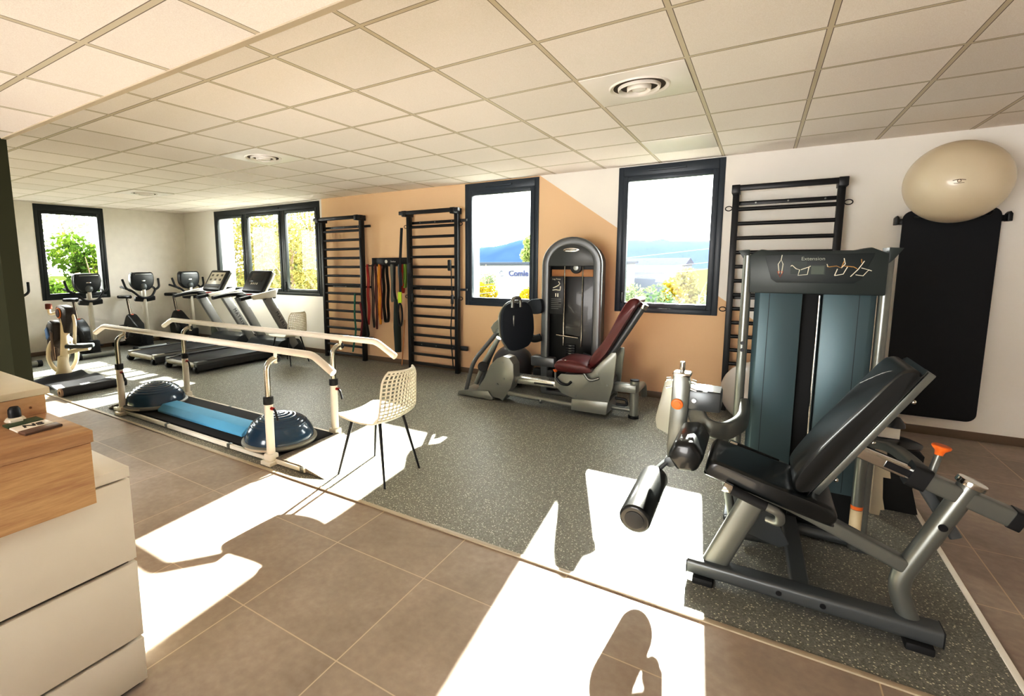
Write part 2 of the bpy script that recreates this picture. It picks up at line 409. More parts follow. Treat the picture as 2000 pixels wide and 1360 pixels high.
bm = BM(); box(bm, (.3, 2.7, HC-.003), (.572, .572, .006), bev=.001)
tag(obj('ceiling_panel', bm, vent_m, origin=(.3, 2.7, HC)), 'smooth shiny white panel in the ceiling just in front of the end window', 'panel')

# ================================================================== wall bars
def wall_bars(x0, x1, label, ext=True, top_ext=.06, loops=False):
    yf, yb = 3.345, 3.50
    t = thing('wall_bars', label, 'wall bars', ((x0+x1)/2, 3.4, 0), 'black wall bars on the window wall')
    for x in (x0+.03, x1-.03):
        bm = BM(); box2(bm, (x-.028, yf+.02, 0), (x+.028, yf+.09, 2.25), bev=.004); obj('upright', bm, black, t)
    bm = BM(); box2(bm, (x0-top_ext, yf-.075, 2.25), (x1+top_ext, yf-.01, 2.30), bev=.004)
    for x in (x0+.03, x1-.03): box2(bm, (x-.035, yf-.08, 2.225), (x+.035, yf+.12, 2.305), bev=.004)
    obj('top_bar', bm, black, t)
    for k in range(15):
        z = 2.078-.1428*k
        if k == 12: continue
        bm = BM(); cyl(bm, (x0+.05, yf+.045, z), (x1-.05, yf+.045, z), .019, n=12); obj('rung', bm, black, t)
    for z, h in ((2.14, .035), (1.19, .03), (.36, .06)):
        bm = BM(); box2(bm, (x0+.0, yf+.092, z-h/2), (x1+(.10 if ext else 0), yf+.125, z+h/2), bev=.002)
        r = obj('mounting_rail', bm, black, t)
        for x in (x0+.2, (x0+x1)/2+.02, x1-.14):
            bm = BM(); cyl(bm, (x, yf+.093, z), (x, yf+.085, z), .008, n=10); cyl(bm, (x, yf+.12, z), (x, WB-.001, z), .012, n=8); obj('bolt', bm, silver, r)
    if loops:
        for x, s in ((x0+.002, -1), (x1-.002, 1)):
            for z in (2.09, 1.07):
                pts = [(x+s*(.03+.03*math.cos(a)), yf+.05, z+.022*math.sin(a)) for a in [2*math.pi*i/20 for i in range(21)]]
                bm = BM(); tube(bm, pts, .005, n=6); obj('eyelet', bm, black, t)
    return t
wall_bars(-5.18, -4.27, 'tall black wall bars between the three-part window and the hanging bands', ext=True)
wall_bars(-3.40, -2.52, 'tall black wall bars between the hanging bands and the middle window', loops=True)
wall_bars(.71, 1.60, 'tall black wall bars standing behind the blue-grey weight tower', ext=False, top_ext=.0, loops=True)

# band rack and bands
t = thing('band_rack', 'black wall plate holding the row of coloured bands', 'rack', (-3.87, 3.50, 1.57))
bm = BM(); box2(bm, (-4.19, 3.495, 1.525), (-3.50, 3.52, 1.645), bev=.003); obj('plate', bm, black, t)
bm = BM(); box2(bm, (-4.25, 3.40, 1.515), (-3.50, 3.41, 1.525)); obj('rail', bm, black, t)
for i in range(9):
    bm = BM(); tube(bm, [(-4.17+.082*i, 3.50, 1.535), (-4.17+.082*i, 3.40, 1.53), (-4.17+.082*i, 3.395, 1.55)], .004, rad=.01, n=6); obj('hook', bm, black, t)
txw = P('white_print', '#e8e8e4', .5)
text('Sveltus', .035, txw, t, frame_M((-3.76, 3.494, 1.588), (1, 0, 0), (0, 0, 1)))
bm = BM(); cyl(bm, (-3.90, 3.494, 1.588), (-3.90, 3.496, 1.588), .028); obj('badge', bm, txw, t)
def strand(bm, x, zt, zb, y, w=.012, wob=.02, ph=0., n=22):
    pts = [(x+wob*math.sin(ph+5.5*(i/n)**1.1)*(i/n)**.3, y+.006*math.sin(3*i/n+ph), zt+(zb-zt)*i/n) for i in range(n+1)]
    tube(bm, pts, 0, prof=(w, .0035, .003), up=(0, 1, 0))
def loop_band(x, zt, zb, col, label, w=.010, half=.022, wob=.008, cat='resistance band', name='resistance_band'):
    m = P('band_'+col, col, .5)
    bm = BM(); y = 3.39
    pts = []
    for i in range(40):
        a = 2*math.pi*i/39
        zz = (zt+zb)/2 + (zt-zb)/2*math.cos(a)
        s = math.sin(a); xx = x + half*(abs(s)**.5)*(1 if s > 0 else -1) + wob*math.sin(zz*14+x*40)
        pts.append((xx, y-.008*s, zz))
    tube(bm, pts, 0, prof=(.004, w, .003), up=(0, 1, 0), cap=False)
    return tag(obj(name, bm, m, origin=(x, y, zt)), label, cat, 'bands hanging from the wall rack')
loop_band(-4.185, 1.545, .60, '#b0241c', 'bright red loop band, first in the row beside the tall bars')
loop_band(-4.09, 1.545, .56, '#2a1c18', 'thin dark brown loop band next to the bright red one')
loop_band(-4.02, 1.545, .54, '#5b1512', 'dark maroon loop band beside the thin brown band')
loop_band(-3.955, 1.545, .62, '#e3a838', 'yellow loop band in the middle of the hanging row', w=.014)
loop_band(-3.93, 1.545, .70, '#8e2018', 'twisted dark red loop band behind the yellow one')
loop_band(-3.83, 1.545, .66, '#0b0b0c', 'wide black loop band hanging in the middle of the rack', w=.03, half=.05)
loop_band(-3.70, 1.545, .98, '#8c8f86', 'pale grey loop band right of the wide black one', w=.014)
# rolled green-grey strap sleeve
bm = BM(); tube(bm, [(-3.645, 3.38, 1.54), (-3.65, 3.37, 1.15), (-3.63, 3.375, 1.0)], .02, rad=.05, n=10)
o = obj('strap_bundle', bm, rubber, origin=(-3.645, 3.38, 1.54)); tag(o, 'black strap bundle ending in a long green-grey sleeve', 'strap')
bm = BM(); tube(bm, [(-3.63, 3.375, 1.02), (-3.61, 3.375, .6), (-3.605, 3.38, .22)], .05, n=12, rs=[.55, 1.15, 1.0]); obj('sleeve', bm, P('green_grey_fabric', '#28332c', .8), o)
loop_band(-3.545, 1.545, 1.18, '#7a9099', 'short blue-grey band near the end of the rack', w=.02)
loop_band(-3.50, 1.545, 1.12, '#c23a22', 'short orange-red band near the end of the rack', w=.016)
loop_band(-3.45, 1.545, 1.20, '#7d9a3c', 'short light green band at the end of the rack', w=.024)
# strap with yellow tag and the long stick
t = thing('suspension_strap', 'black suspension strap with a bright yellow tag beside the tall bars', 'strap', (-3.47, 3.31, 2.0), 'straps hanging from the wall bars')
bm = BM(); tube(bm, [(-3.44, 3.31, 2.07), (-3.47, 3.30, 1.6), (-3.48, 3.30, 1.05)], 0, prof=(.022, .006, .004), up=(0, 1, 0)); obj('webbing', bm, rubber, t)
bm = BM(); box2(bm, (-3.515, 3.285, .98), (-3.45, 3.30, 1.14), bev=.003); obj('tag', bm, P('yellow_tag', '#b8d22a', .5), t)
pts = [(-3.49+.04*math.sin(a), 3.30, .80+.17*math.cos(a)) for a in [2*math.pi*i/20 for i in range(21)]]
bm = BM(); tube(bm, pts, .013, n=8, cap=False); obj('handle', bm, rubber, t)
bm = BM(); cyl(bm, (-3.45, 3.36, .72), (-3.57, 3.42, .0), .009)
tag(obj('wooden_stick', bm, P('stick_wood', '#c8935c', .5), origin=(-3.57, 3.42, 0)), 'thin wooden stick leaning on the wall beside the black strap', 'stick')
def hang_rope(name, pts, r, mat, label, cat, grp=None):
    bm = BM(); tube(bm, pts, r, rad=.08, n=8); return tag(obj(name, bm, mat, origin=pts[0]), label, cat, grp)
hang_rope('exercise_tube', [(-4.40, 3.315, 1.09), (-4.42, 3.31, .75), (-4.40, 3.315, .5), (-4.48, 3.31, .15)], .013, P('teal_rubber', '#1f7a60', .5), 'teal green exercise tube knotted on the bars beside the three-part window', 'tube')
hang_rope('exercise_strap', [(-4.24, 3.30, 1.95), (-4.20, 3.30, 1.5), (-4.23, 3.30, 1.0), (-4.13, 3.31, .42), (-4.25, 3.31, .38)], .022, rubber, 'thick black strap hanging down the outer post by the red bands', 'strap')
hang_rope('exercise_tube', [(-4.27, 3.29, .95), (-4.22, 3.28, .7), (-4.28, 3.29, .42)], .014, P('maroon_rubber', '#7a1424', .5), 'dark red exercise tube hanging on the outer post of the bars', 'tube')
for x, z0_, lab in ((-3.28, 1.52, 'black cord with a clip hanging on the bars near the strap side'), (-2.60, 1.56, 'black cord with a clip hanging on the bars near the middle window')):
    t = thing('pulley_cord', lab, 'cord', (x, 3.32, z0_), 'cords with clips on the wall bars')
    bm = BM(); tube(bm, [(x, 3.315, z0_), (x+.02, 3.31, 1.0), (x-.01, 3.31, .6), (x+.03, 3.31, .1 if x > -3 else .45)], .008, rad=.1, n=8); obj('cord', bm, rubber, t)
    bm = BM(); box(bm, (x-.02, 3.31, z0_-.03), (.05, .04, .15), bev=.012); obj('clip', bm, blackp, t)
    bm = BM(); box(bm, (x+.02, 3.31, 1.06), (.035, .035, .13), bev=.01); obj('buckle', bm, blackp, t)

# ================================================================== hanging mat, hooks and wall ball
mat_m = P('black_foam', '#10141c', .75)
bm = BM()
def rrect(x0, x1, z0, z1, r, n=8):
    out = []
    for cx, cz, a0 in ((x1-r, z1-r, 0), (x0+r, z1-r, 90), (x0+r, z0+r, 180), (x1-r, z0+r, 270)):
        for k in range(n+1): a = R(a0+90*k/n); out.append((cx+r*math.cos(a), cz+r*math.sin(a)))
    return out
prism(bm, rrect(2.02, 2.625, .17, 1.99, .07), 'y', 3.462, 3.474, bev=.002)
tag(obj('exercise_mat', bm, mat_m, origin=(2.32, 3.468, 1.9)), 'long black exercise mat hanging flat on the white wall under the ball', 'mat')
t = thing('hook_rail', 'black wall rail with hooks carrying the long mat', 'hook', (2.3, 3.5, 1.92))
bm = BM(); box2(bm, (1.975, 3.478, 1.875), (2.66, 3.519, 1.925), bev=.003); obj('rail', bm, black, t)
for x in (1.975, 2.655):
    bm = BM(); prism(bm, [(x-.014, 1.87), (x+.014, 1.87), (x+.014, 1.93), (x-.0, 1.95), (x-.014, 1.93)], 'y', 3.40, 3.48, bev=.003); obj('hook', bm, black, t)
t = thing('exercise_ball', 'large cream ball resting on hooks high on the wall above the long mat', 'ball', (2.27, 3.195, 2.18))
bm = BM(); sphere(bm, (2.27, 3.195, 2.18), .32, n=64); obj('body', bm, P('cream_ball_vinyl', '#dccfb8', .33, coat=.3, var=.02), t)
bm = BM()
lm = P('brown_print', '#4a3a28', .5)
d = (Vector((.997, -2.366, 1.575))-Vector((2.27, 3.195, 2.18))).normalized()
nrm = (d + Vector((.05, 0, .03))).normalized(); pc = Vector((2.27, 3.195, 2.18))+nrm*.3205
xd = Vector((0, 0, 1)).cross(nrm).normalized(); zd = nrm.cross(xd)
tube(bm, [pc+xd*(-.035)+zd*.004, pc+zd*.012, pc+xd*.035+zd*.004], .0018, rad=.03, n=6)
tube(bm, [pc+xd*.01*math.cos(a)+zd*(.01*math.sin(a)) for a in [2*math.pi*i/16 for i in range(17)]], .0018, n=6, cap=False)
tube(bm, [pc+xd*(-.028)-zd*.016, pc+xd*.028-zd*.016], .0016, n=6)
obj('logo', bm, lm, t)
bm = BM(); tube(bm, [(2.09, 3.44, 1.93), (2.11, 3.33, 1.92), (2.12, 3.31, 1.955)], .008, rad=.02, n=8)
tube(bm, [(2.50, 3.44, 1.93), (2.52, 3.33, 1.92), (2.53, 3.31, 1.955)], .008, rad=.02, n=8)
obj('support_hook', bm, black, [o for o in bpy.data.objects if o.name == 'hook_rail'][0])
# ================================================================== reception counter
cream = P('cream_lacquer', '#e4dfd6', .42, var=.015)
t = thing('drawer_cabinet', 'cream drawer cabinet of the reception counter with dark gaps between its drawers', 'cabinet', (-1.2, -2.2, 0))
bm = BM(); box2(bm, (-1.185, -3.4, .0), (-.892, -1.602, .83)); obj('carcass', bm, P('dark_gap', '#4e4234', .7), t)
bm = BM(); box2(bm, (-1.185, -3.4, .818), (-.872, -1.580, .856), bev=.002); obj('worktop', bm, cream, t)
bm = BM(); box2(bm, (-1.185, -1.602, .0), (-.893, -1.582, .815), bev=.001); obj('side_panel', bm, cream, t)
for a, b in ((.508, .812), (.203, .494), (.02, .189)):
    bm = BM(); box2(bm, (-.892, -3.4, a), (-.870, -1.582, b), bev=.002); obj('drawer', bm, cream, t)
oak = mat_wood('oak_veneer', '#b08c68', '#d6b68e', (14, 1.2, 14))
t = thing('oak_counter_box', 'oak box with a thick top hung on the front of the cream drawers', 'counter', (-1.0, -2.3, .78))
bm = BM(); box2(bm, (-1.18, -3.4, .998), (-.815, -1.700, 1.038), bev=.002); obj('top_board', bm, mat_wood('oak_top', '#a07e5c', '#c4a27c', (14, 1.2, 14)), t)
bm = BM(); box2(bm, (-.865, -3.4, .787), (-.822, -1.706, .996), bev=.001); obj('front_panel', bm, oak, t)
bm = BM(); box2(bm, (-1.18, -1.73, .858), (-.866, -1.707, .996)); obj('end_panel', bm, oak, t)
t = thing('reception_ledge', 'raised reception ledge with a knotty oak panel and pale top by the green wall', 'counter', (-1.6, -2.3, 0))
bm = BM(); box2(bm, (-1.215, -3.4, 0), (-1.19, -1.70, 1.104)); obj('panel', bm, mat_wood('knotty_oak', '#b8966e', '#d8bc98', (5, 1.6, 5)), t)
bm = BM(); box2(bm, (-2.2, -3.4, 1.105), (-1.185, -1.685, 1.13), bev=.003); obj('ledge_top', bm, P('pale_laminate', '#d9d0bc', .4), t)
bm = BM(); box2(bm, (-2.2, -1.73, 0), (-1.22, -1.71, 1.104)); obj('end_panel', bm, oak, t)
bm = BM(); cyl(bm, (-1.190, -1.745, 1.065), (-1.1885, -1.745, 1.065), .004); obj('knot', bm, P('knot', '#8a6236', .6), t)
zt = 1.038
def card(pts, mat, label, h=.006, name='small_plate'):
    bm = BM(); prism(bm, pts, 'z', zt+.0005, zt+h, bev=.001); o = obj(name, bm, mat, origin=(pts[0][0], pts[0][1], zt)); return tag(o, label, 'plate')
card([(-1.137, -1.748), (-1.113, -1.846), (-1.062, -1.845), (-1.076, -1.745)], P('green_plate', '#3f5235', .5), 'small dark green plate lying flat on the oak counter top')
o = card([(-1.065, -1.744), (-1.052, -1.845), (-.985, -1.843), (-1.003, -1.742)], P('white_plate', '#e6dfd4', .4), 'small white plate with black letters on the oak counter top')
text('NS', .045, P('black_print', '#141414', .5), o, frame_M((-1.024, -1.79, zt+.0066), (.10, 1, 0), (-1, .1, 0)), bold=.001)
card([(-.992, -1.740), (-.978, -1.842), (-.93, -1.838), (-.945, -1.736)], P('brown_plate', '#6b5446', .4), 'small brown plate nearest the edge of the oak counter top', h=.008)
t = thing('pen_stand', 'black rounded holder in a clear white stand on the oak counter', 'holder', (-1.165, -1.80, zt))
bm = BM(); lathe(bm, [(0, .052), (.012, .050), (.017, .042), (.018, .03), (.018, .012), (0, .012)], (-1.155, -1.80, zt)); obj('holder', bm, blackp, t)
bm = BM(); lathe(bm, [(0, 0), (.028, 0), (.03, .003), (.024, .012), (.02, .014), (0, .014)], (-1.155, -1.80, zt+.0005)); obj('base', bm, P('clear_white_plastic', '#d8d2c4', .15), t)
bm = BM(); box2(bm, (-1.135, -1.825, zt+.001), (-1.11, -1.79, zt+.016), bev=.003); obj('clip', bm, white, t)

# ================================================================== parallel bars
YN, YF = .05, .75
t = thing('parallel_bars', 'white walking bars with two handrails on a black platform with a ramp', 'parallel bars', (-3.4, .32, 0))
alu = P('polished_steel', '#c9c6bc', .2, metal=1.)
redp = P('red_plastic', '#9c1f18', .4)
for y in (YN, YF):
    zc = .905
    bm = BM()
    tube(bm, [(-5.25 if y < .3 else -5.17, y, zc-.085), (-5.03 if y < .3 else -4.98, y, zc), (-1.735, y, zc), (-1.53, y, zc-.11)], .027, rad=.05, n=16, n_f=8)
    h = obj('handrail', bm, P('white_handrail', '#ece4d8', .35), t)
for px in (-4.60, -2.18):
    for y in (-.02, .67):
        bm = BM(); tube(bm, [(px, y, .03), (px, y, .50)], .033, n=16); po = obj('post', bm, white, t)
        bm = BM(); tube(bm, [(px, y, .48), (px, y, .70)]+[(px+.012*k/8, y+.072-.072*math.cos(R(90*k/8)), .763+.072*math.sin(R(90*k/8))) for k in range(9)]+[(px+.02, y+.095, .835)], .023, n=14); obj('inner_tube', bm, alu, po)
        bm = BM(); cyl(bm, (px, y, .485), (px, y, .545), .039, bev=.006); obj('collar', bm, blackp, po)
        bm = BM(); cyl(bm, (px+.02, y+.075, .833), (px+.02, y+.10, .833), .028, bev=.004); obj('end_cap', bm, blackp, po)
        yr = YN if y < .3 else YF
        bm = BM(); cyl(bm, (px+.02, yr, .80), (px+.02, yr, .89), .014); obj('rail_bracket', bm, white, po)
        bm = BM(); tube(bm, [(px+.03, y, .455), (px+.075, y, .45), (px+.10, y-.0, .37)], .009, rad=.02, n=8); obj('clamp_lever', bm, blackp, po)
        bm = BM(); cyl(bm, (px+.03, y, .455), (px+.06, y, .455), .012); obj('lever_hub', bm, redp, po)
        bm = BM(); box2(bm, (px-.06, y-.06, .0), (px+.06, y+.055, .035), bev=.006); box2(bm, (px-.045, y-.04, .03), (px+.045, y+.04, .09), bev=.012); obj('foot', bm, white, po)
bm = BM(); box2(bm, (-4.80, .03, .022), (-2.17, .64, .05), bev=.004); obj('platform', bm, P('black_ribbed_mat', '#1b1b1d', .8), t)
for y in (-.005, .66):
    bm = BM(); box2(bm, (-4.82, y-.015, .01), (-1.80, y+.015, .045), bev=.004)
    e = obj('side_rail', bm, white, t)
    for x in (-3.75, -2.75, -1.83):
        bm = BM(); box2(bm, (x-.02, y-.019, .008), (x+.02, y+.019, .048), bev=.003); obj('joint', bm, silver, e)
def speck(name, a, c):
    m, nt, b = nodes(name); vec, (x, y, z) = xyz(nt)
    mp = nt.nodes.new('ShaderNodeMapping'); mp.inputs['Scale'].default_value = (1, 6, 1); nt.links.new(vec, mp.inputs[0])
    n = noise(nt, mp.outputs[0], 60, 3, .7); nt.links.new(ramp(nt, n, [(.4, lin(a)), (.6, lin(c))]), b.inputs['Base Color']); b.inputs['Roughness'].default_value = .7; return m
rampm = speck('grey_tread_plate', '#5e584e', '#8c8478')
bm = BM(); prism(bm, [(-2.14, .02), (-2.14, .056), (-1.86, .056), (-1.60, .006), (-1.60, .001), (-1.86, .02)], 'y', -.01, .65, bev=.001); obj('ramp', bm, rampm, t)
bm = BM(); prism(bm, [(-4.86, .02), (-4.86, .053), (-4.96, .006), (-4.96, .001)], 'y', -.01, .65); obj('end_ramp', bm, rampm, t)

bosu_m = P('steel_blue_vinyl', '#2a4862', .22, coat=.6, var=.08, scale=3)
def bosu(x, y, z, label):
    t = thing('balance_dome', label, 'balance dome', (x, y, z), 'balance domes on the walking platform')
    bm = BM(); lathe(bm, [(0, 0), (.25, 0), (.30, .012), (.31, .028), (.308, .042), (.295, .05), (0, .05)], (x, y, z), n=56); obj('base', bm, P('grey_plastic_base', '#8b8c86', .4), t)
    pr_ = []
    for k in range(61):
        a = R(90*k/60); r = .285*math.cos(a); h = .205*math.sin(a)
        rid = .0022*(1+math.cos(2*math.pi*k/5)) if k > 22 else 0
        pr_.append((r+rid*math.cos(a), .048+h+rid*math.sin(a)))
    bm = BM(); lathe(bm, pr_, (x, y, z), n=72); obj('dome', bm, bosu_m, t)
    bm = BM()
    for k in range(14):
        a0 = R(-100+k*3.2); a1 = R(-100+k*3.2+3.3)
        p = [Vector((x+.3105*math.cos(q), y+.3105*math.sin(q), z+h)) for q, h in ((a0, .02), (a1, .02), (a1, .036), (a0, .036))]
        bm.faces.new([bm.verts.new(v) for v in p])
    obj('sticker', bm, P('sticker_white', '#cfc2b0', .5), t)
bosu(-4.50, .27, .051, 'blue balance dome at the far end of the platform, beyond the light blue beam')
bosu(-2.42, .255, .051, 'blue ridged balance dome on the near end of the platform, by the ramp')
bm = BM(); prism(bm, [(.13, .052), (.13, .075), (.185, .125), (.335, .125), (.39, .075), (.39, .052)], 'x', -4.20, -2.78, bev=.006)
tag(obj('balance_beam', bm, P('light_blue_foam', '#6cb0d8', .6), origin=(-3.5, .26, .052)), 'light blue foam balance beam lying between the two blue domes', 'balance beam')

# ================================================================== chairs
def make_chair(name, label, group=None):
    t = thing(name, label, 'chair', (0, 0, 0), group)
    prof = [(-.225, .455), (-.20, .462), (-.10, .452), (0, .443), (.10, .442), (.16, .452), (.20, .482), (.222, .53), (.238, .60), (.252, .68), (.268, .76), (.285, .82)]
    # arc-length parameter
    P2 = [Vector((a, b)) for a, b in prof]; L = [0]
    for i in range(1, len(P2)): L.append(L[-1]+(P2[i]-P2[i-1]).length)
    def pt(s):
        s = max(0, min(L[-1]-1e-6, s))
        i = max(k for k in range(len(L)-1) if L[k] <= s); f = (s-L[i])/(L[i+1]-L[i])
        p0, p1, p2, p3 = P2[max(i-1, 0)], P2[i], P2[i+1], P2[min(i+2, len(P2)-1)]
        return .5*((2*p1)+(p2-p0)*f+(2*p0-5*p1+4*p2-p3)*f*f+(3*p1-p0-3*p2+p3)*f**3)
    T = L[-1]; s0 = L[6]*.97
    def hw(s):
        f = s/T
        w = .215+.02*math.sin(math.pi*min(f/.5, 1)) - .03*max(0, (f-.5)/.5)
        if f < .10: w *= (.80+.20*math.sin(math.pi/2*f/.10))
        if f > .90: w *= (.74+.26*math.cos(math.pi/2*(f-.90)/.10))
        return w
    def S(s, v):
        p = pt(s); f = s/T; curl = v*v*(.018 if f < .5 else .018)
        fx = -.06*v*v*max(0, (f-.48)/.52)**.6 if f > .48 else 0
        return Vector((p.x+fx, v*hw(s), p.y+(curl if f < .55 else curl*(1-f))))
    bm = BM(); g = []
    NS, NV = 22, 14
    for i in range(NS+1):
        g.append([bm.verts.new(S(s0*i/NS, -1+2*j/NV)) for j in range(NV+1)])
    for i in range(NS):
        for j in range(NV): bm.faces.new((g[i][j], g[i][j+1], g[i+1][j+1], g[i+1][j]))
    bmesh.ops.recalc_face_normals(bm, faces=bm.faces); bmesh.ops.solidify(bm, geom=bm.faces, thickness=.012)
    obj('seat', bm, whitep, t, sharp=60)
    bm = BM()
    rim = [S(s0*.9+(T-s0*.9)*k/16, -1) for k in range(17)] + [S(T, -1+2*k/10) for k in range(1, 10)] + [S(T-(T-s0*.9)*k/16, 1) for k in range(17)]
    tube(bm, rim, .0085, n=8)
    nv = 11
    for j in range(1, nv):
        v = -1+2*j/nv; tube(bm, [S(s0+(T-s0)*k/12, v) for k in range(13)], 0, prof=(.0042, .006, .002), up=(1, 0, 0))
    for i in range(1, 13):
        s = s0+(T-s0)*i/13; tube(bm, [S(s, -1+2*k/12) for k in range(13)], 0, prof=(.0042, .006, .002), up=(1, 0, 0))
    obj('backrest', bm, whitep, t)
    bm = BM(); box(bm, (-.01, 0, .432), (.24, .24, .012), bev=.003); obj('seat_plate', bm, black, t)
    for sx in (-1, 1):
        for sy in (-1, 1):
            bm = BM(); cyl(bm, (sx*.225-.0, sy*.205, 0), (sx*.13, sy*.13, .437), .0075, .0125, n=12); obj('leg', bm, black, t)
    return t
ch = make_chair('shell_chair', 'white mesh-back shell chair on thin black legs beside the platform ramp')
ch2 = dup(ch, (-5.24, 2.66, 0), R(8), 'white mesh-back shell chair on black legs beside the nearer treadmill')
ch.location = (-1.355, .315, 0); ch.rotation_euler = (0, 0, R(0))

# ================================================================== leg extension machine
YC = .21
t = thing('leg_extension_machine', 'large grey leg extension machine with black pads and a blue-grey weight tower', 'exercise machine', (1.2, .6, 0))
gm = P('grey_frame_paint', '#7d807c', .30, metal=.55, var=.04)
gmd = P('dark_grey_frame_paint', '#64686a', .34, metal=.5, var=.04)
bm = BM(); tube(bm, [(.775, .195, .075), (1.69, .195, .075)], 0, prof=(.047, .036, .018)); o = obj('base_beam', bm, gmd, t)
for x in (1.15, 1.31):
    bm = BM(); cyl(bm, (x, .150, .075), (x, .143, .075), .011); obj('bolt', bm, black, o)
for x in (.845, 1.625):
    bm = BM(); box2(bm, (x-.045, .135, .0), (x+.045, .25, .036), bev=.008); obj('foot', bm, rubber, o)
for x in (.772, 1.693):
    bm = BM(); box2(bm, (x-.003, .150, .042), (x+.003, .240, .108), bev=.002); obj('end_cap', bm, blackp, o)
bm = BM(); tube(bm, [(.885, YC, .09), (1.05, YC, .52)], 0, prof=(.028, .052, .02), up=(1, 0, 0)); obj('front_post', bm, gm, t)
bm = BM(); tube(bm, [(.98, YC, .54), (1.20, YC, .475), (1.565, YC, .325)], 0, rad=.1, prof=(.030, .033, .012), up=(0, 1, 0)); obj('seat_rail', bm, gm, t)
bm = BM(); tube(bm, [(1.60, YC, .09), (1.545, YC, .235), (1.725, YC, .712)], .036, rad=.12, n=18, n_f=10); o = obj('rear_post', bm, gm, t)
bm = BM(); cyl(bm, (1.722, YC, .705), (1.731, YC, .727), .046, bev=.003); obj('cap', bm, chrome, o)
bm = BM(); cyl(bm, (1.655, YC-.036, .53), (1.655, YC-.042, .53), .014); obj('bolt', bm, black, o)
bm = BM(); tube(bm, [(1.585, YC, .705), (1.845, YC, .610)], 0, prof=(.034, .032, .01), up=(0, 1, 0)); o = obj('adjuster_sleeve', bm, gm, t)
bm = BM(); tube(bm, [(1.545, YC, .72), (1.60, YC, .70)], 0, prof=(.045, .043, .012), up=(0, 1, 0)); obj('collar', bm, blackp, o)
bm = BM(); tube(bm, [(1.835, YC, .614), (1.867, YC, .602)], 0, prof=(.037, .035, .01), up=(0, 1, 0)); obj('end_cap', bm, blackp, o)
bm = BM(); cyl(bm, (1.607, YC, .70), (1.628, YC, .81), .013); obj('knob_stem', bm, gm, o)
bm = BM(); lathe(bm, [(.0, -.03), (.012, -.03), (.016, -.01), (.029, .004), (.030, .010), (.026, .014), (0, .015)], (1.632, YC, .835), rot=(0, R(10), 0), n=24); obj('orange_knob', bm, orange, o)
bm = BM(); tube(bm, [(1.365, YC, .785), (1.56, YC, .715)], 0, prof=(.026, .024, .006), up=(0, 1, 0)); o = obj('adjuster_tube', bm, chrome, t)
bm = BM(); tube(bm, [(1.47, YC-.0245, .747), (1.545, YC-.0245, .72)], 0, prof=(.004, .014, .003), up=(0, 0, 1)); obj('slot', bm, black, o)
# back pad: local u along the pad, v its thickness
a = Vector((1.235, YC, .60)); b = Vector((1.535, YC, 1.125)); u = (b-a).normalized(); ang = math.atan2(u.x, u.z)
bm = BM(); box(bm, (a+b)/2+Vector((.016, -.02, -.010)), (.026, .13, (b-a).length+.06), rot=(0, ang, 0), bev=.004); o = obj('back_frame', bm, gm, t)
for k in (.15, .5, .85):
    p = a+(b-a)*k+Vector((.034, -.07, -.022)); bm = BM(); sphere(bm, p, .009, n=12); obj('bolt', bm, chrome, o)
n_ = Vector((-u.z, 0, u.x)); c = (a+b)/2+n_*.052
bm = BM()
out = [(-.30, -.033), (-.325, -.005), (-.31, .026), (-.26, .040), (-.10, .044), (.12, .034), (.27, .026), (.305, .014), (.32, -.008), (.315, -.03), (.29, -.036), (-.27, -.038)]
W = .165
secs = []
for s, k in ((-1, .86), (-.93, .97), (-.8, 1.0), (0, 1.0), (.8, 1.0), (.93, .97), (1, .86)):
    secs.append([bm.verts.new(c + u*(p*(.97 if abs(s) == 1 else 1)) + n_*(q*k) + Vector((0, s*W, 0))) for p, q in smoothpoly(out, 4)])
M_ = len(secs[0])
for i in range(len(secs)-1):
    for j in range(M_): bm.faces.new((secs[i][j], secs[i][(j+1) % M_], secs[i+1][(j+1) % M_], secs[i+1][j]))
bm.faces.new(secs[0][::-1]); bm.faces.new(secs[-1]); bmesh.ops.recalc_face_normals(bm, faces=bm.faces)
bk_ = obj('back_pad', bm, vinylb, t, sharp=50)
# seat pad
sa = math.atan2(.115, .46)
su = Vector((math.cos(sa), 0, -math.sin(sa))); sn = Vector((math.sin(sa), 0, math.cos(sa)))
sc_ = Vector((1.075, YC, .583))
bm = BM()
out = [(-.245, .0), (-.235, .034), (-.19, .042), (.0, .040), (.15, .044), (.22, .038), (.25, .008), (.245, -.025), (.21, -.04), (-.2, -.04), (-.238, -.03)]
secs = []
for s, k, e in ((-1, .80, .94), (-.94, .95, .985), (-.82, 1.0, 1), (0, 1.0, 1), (.82, 1.0, 1), (.94, .95, .985), (1, .80, .94)):
    secs.append([bm.verts.new(sc_ + su*(p*e) + sn*(q*k) + Vector((0, s*.175, 0))) for p, q in smoothpoly(out, 4)])
for i in range(len(secs)-1):
    for j in range(len(secs[0])): bm.faces.new((secs[i][j], secs[i][(j+1) % len(secs[0])], secs[i+1][(j+1) % len(secs[0])], secs[i+1][j]))
bm.faces.new(secs[0][::-1]); bm.faces.new(secs[-1]); bmesh.ops.recalc_face_normals(bm, faces=bm.faces)
obj('seat_pad', bm, vinylb, t, sharp=50)
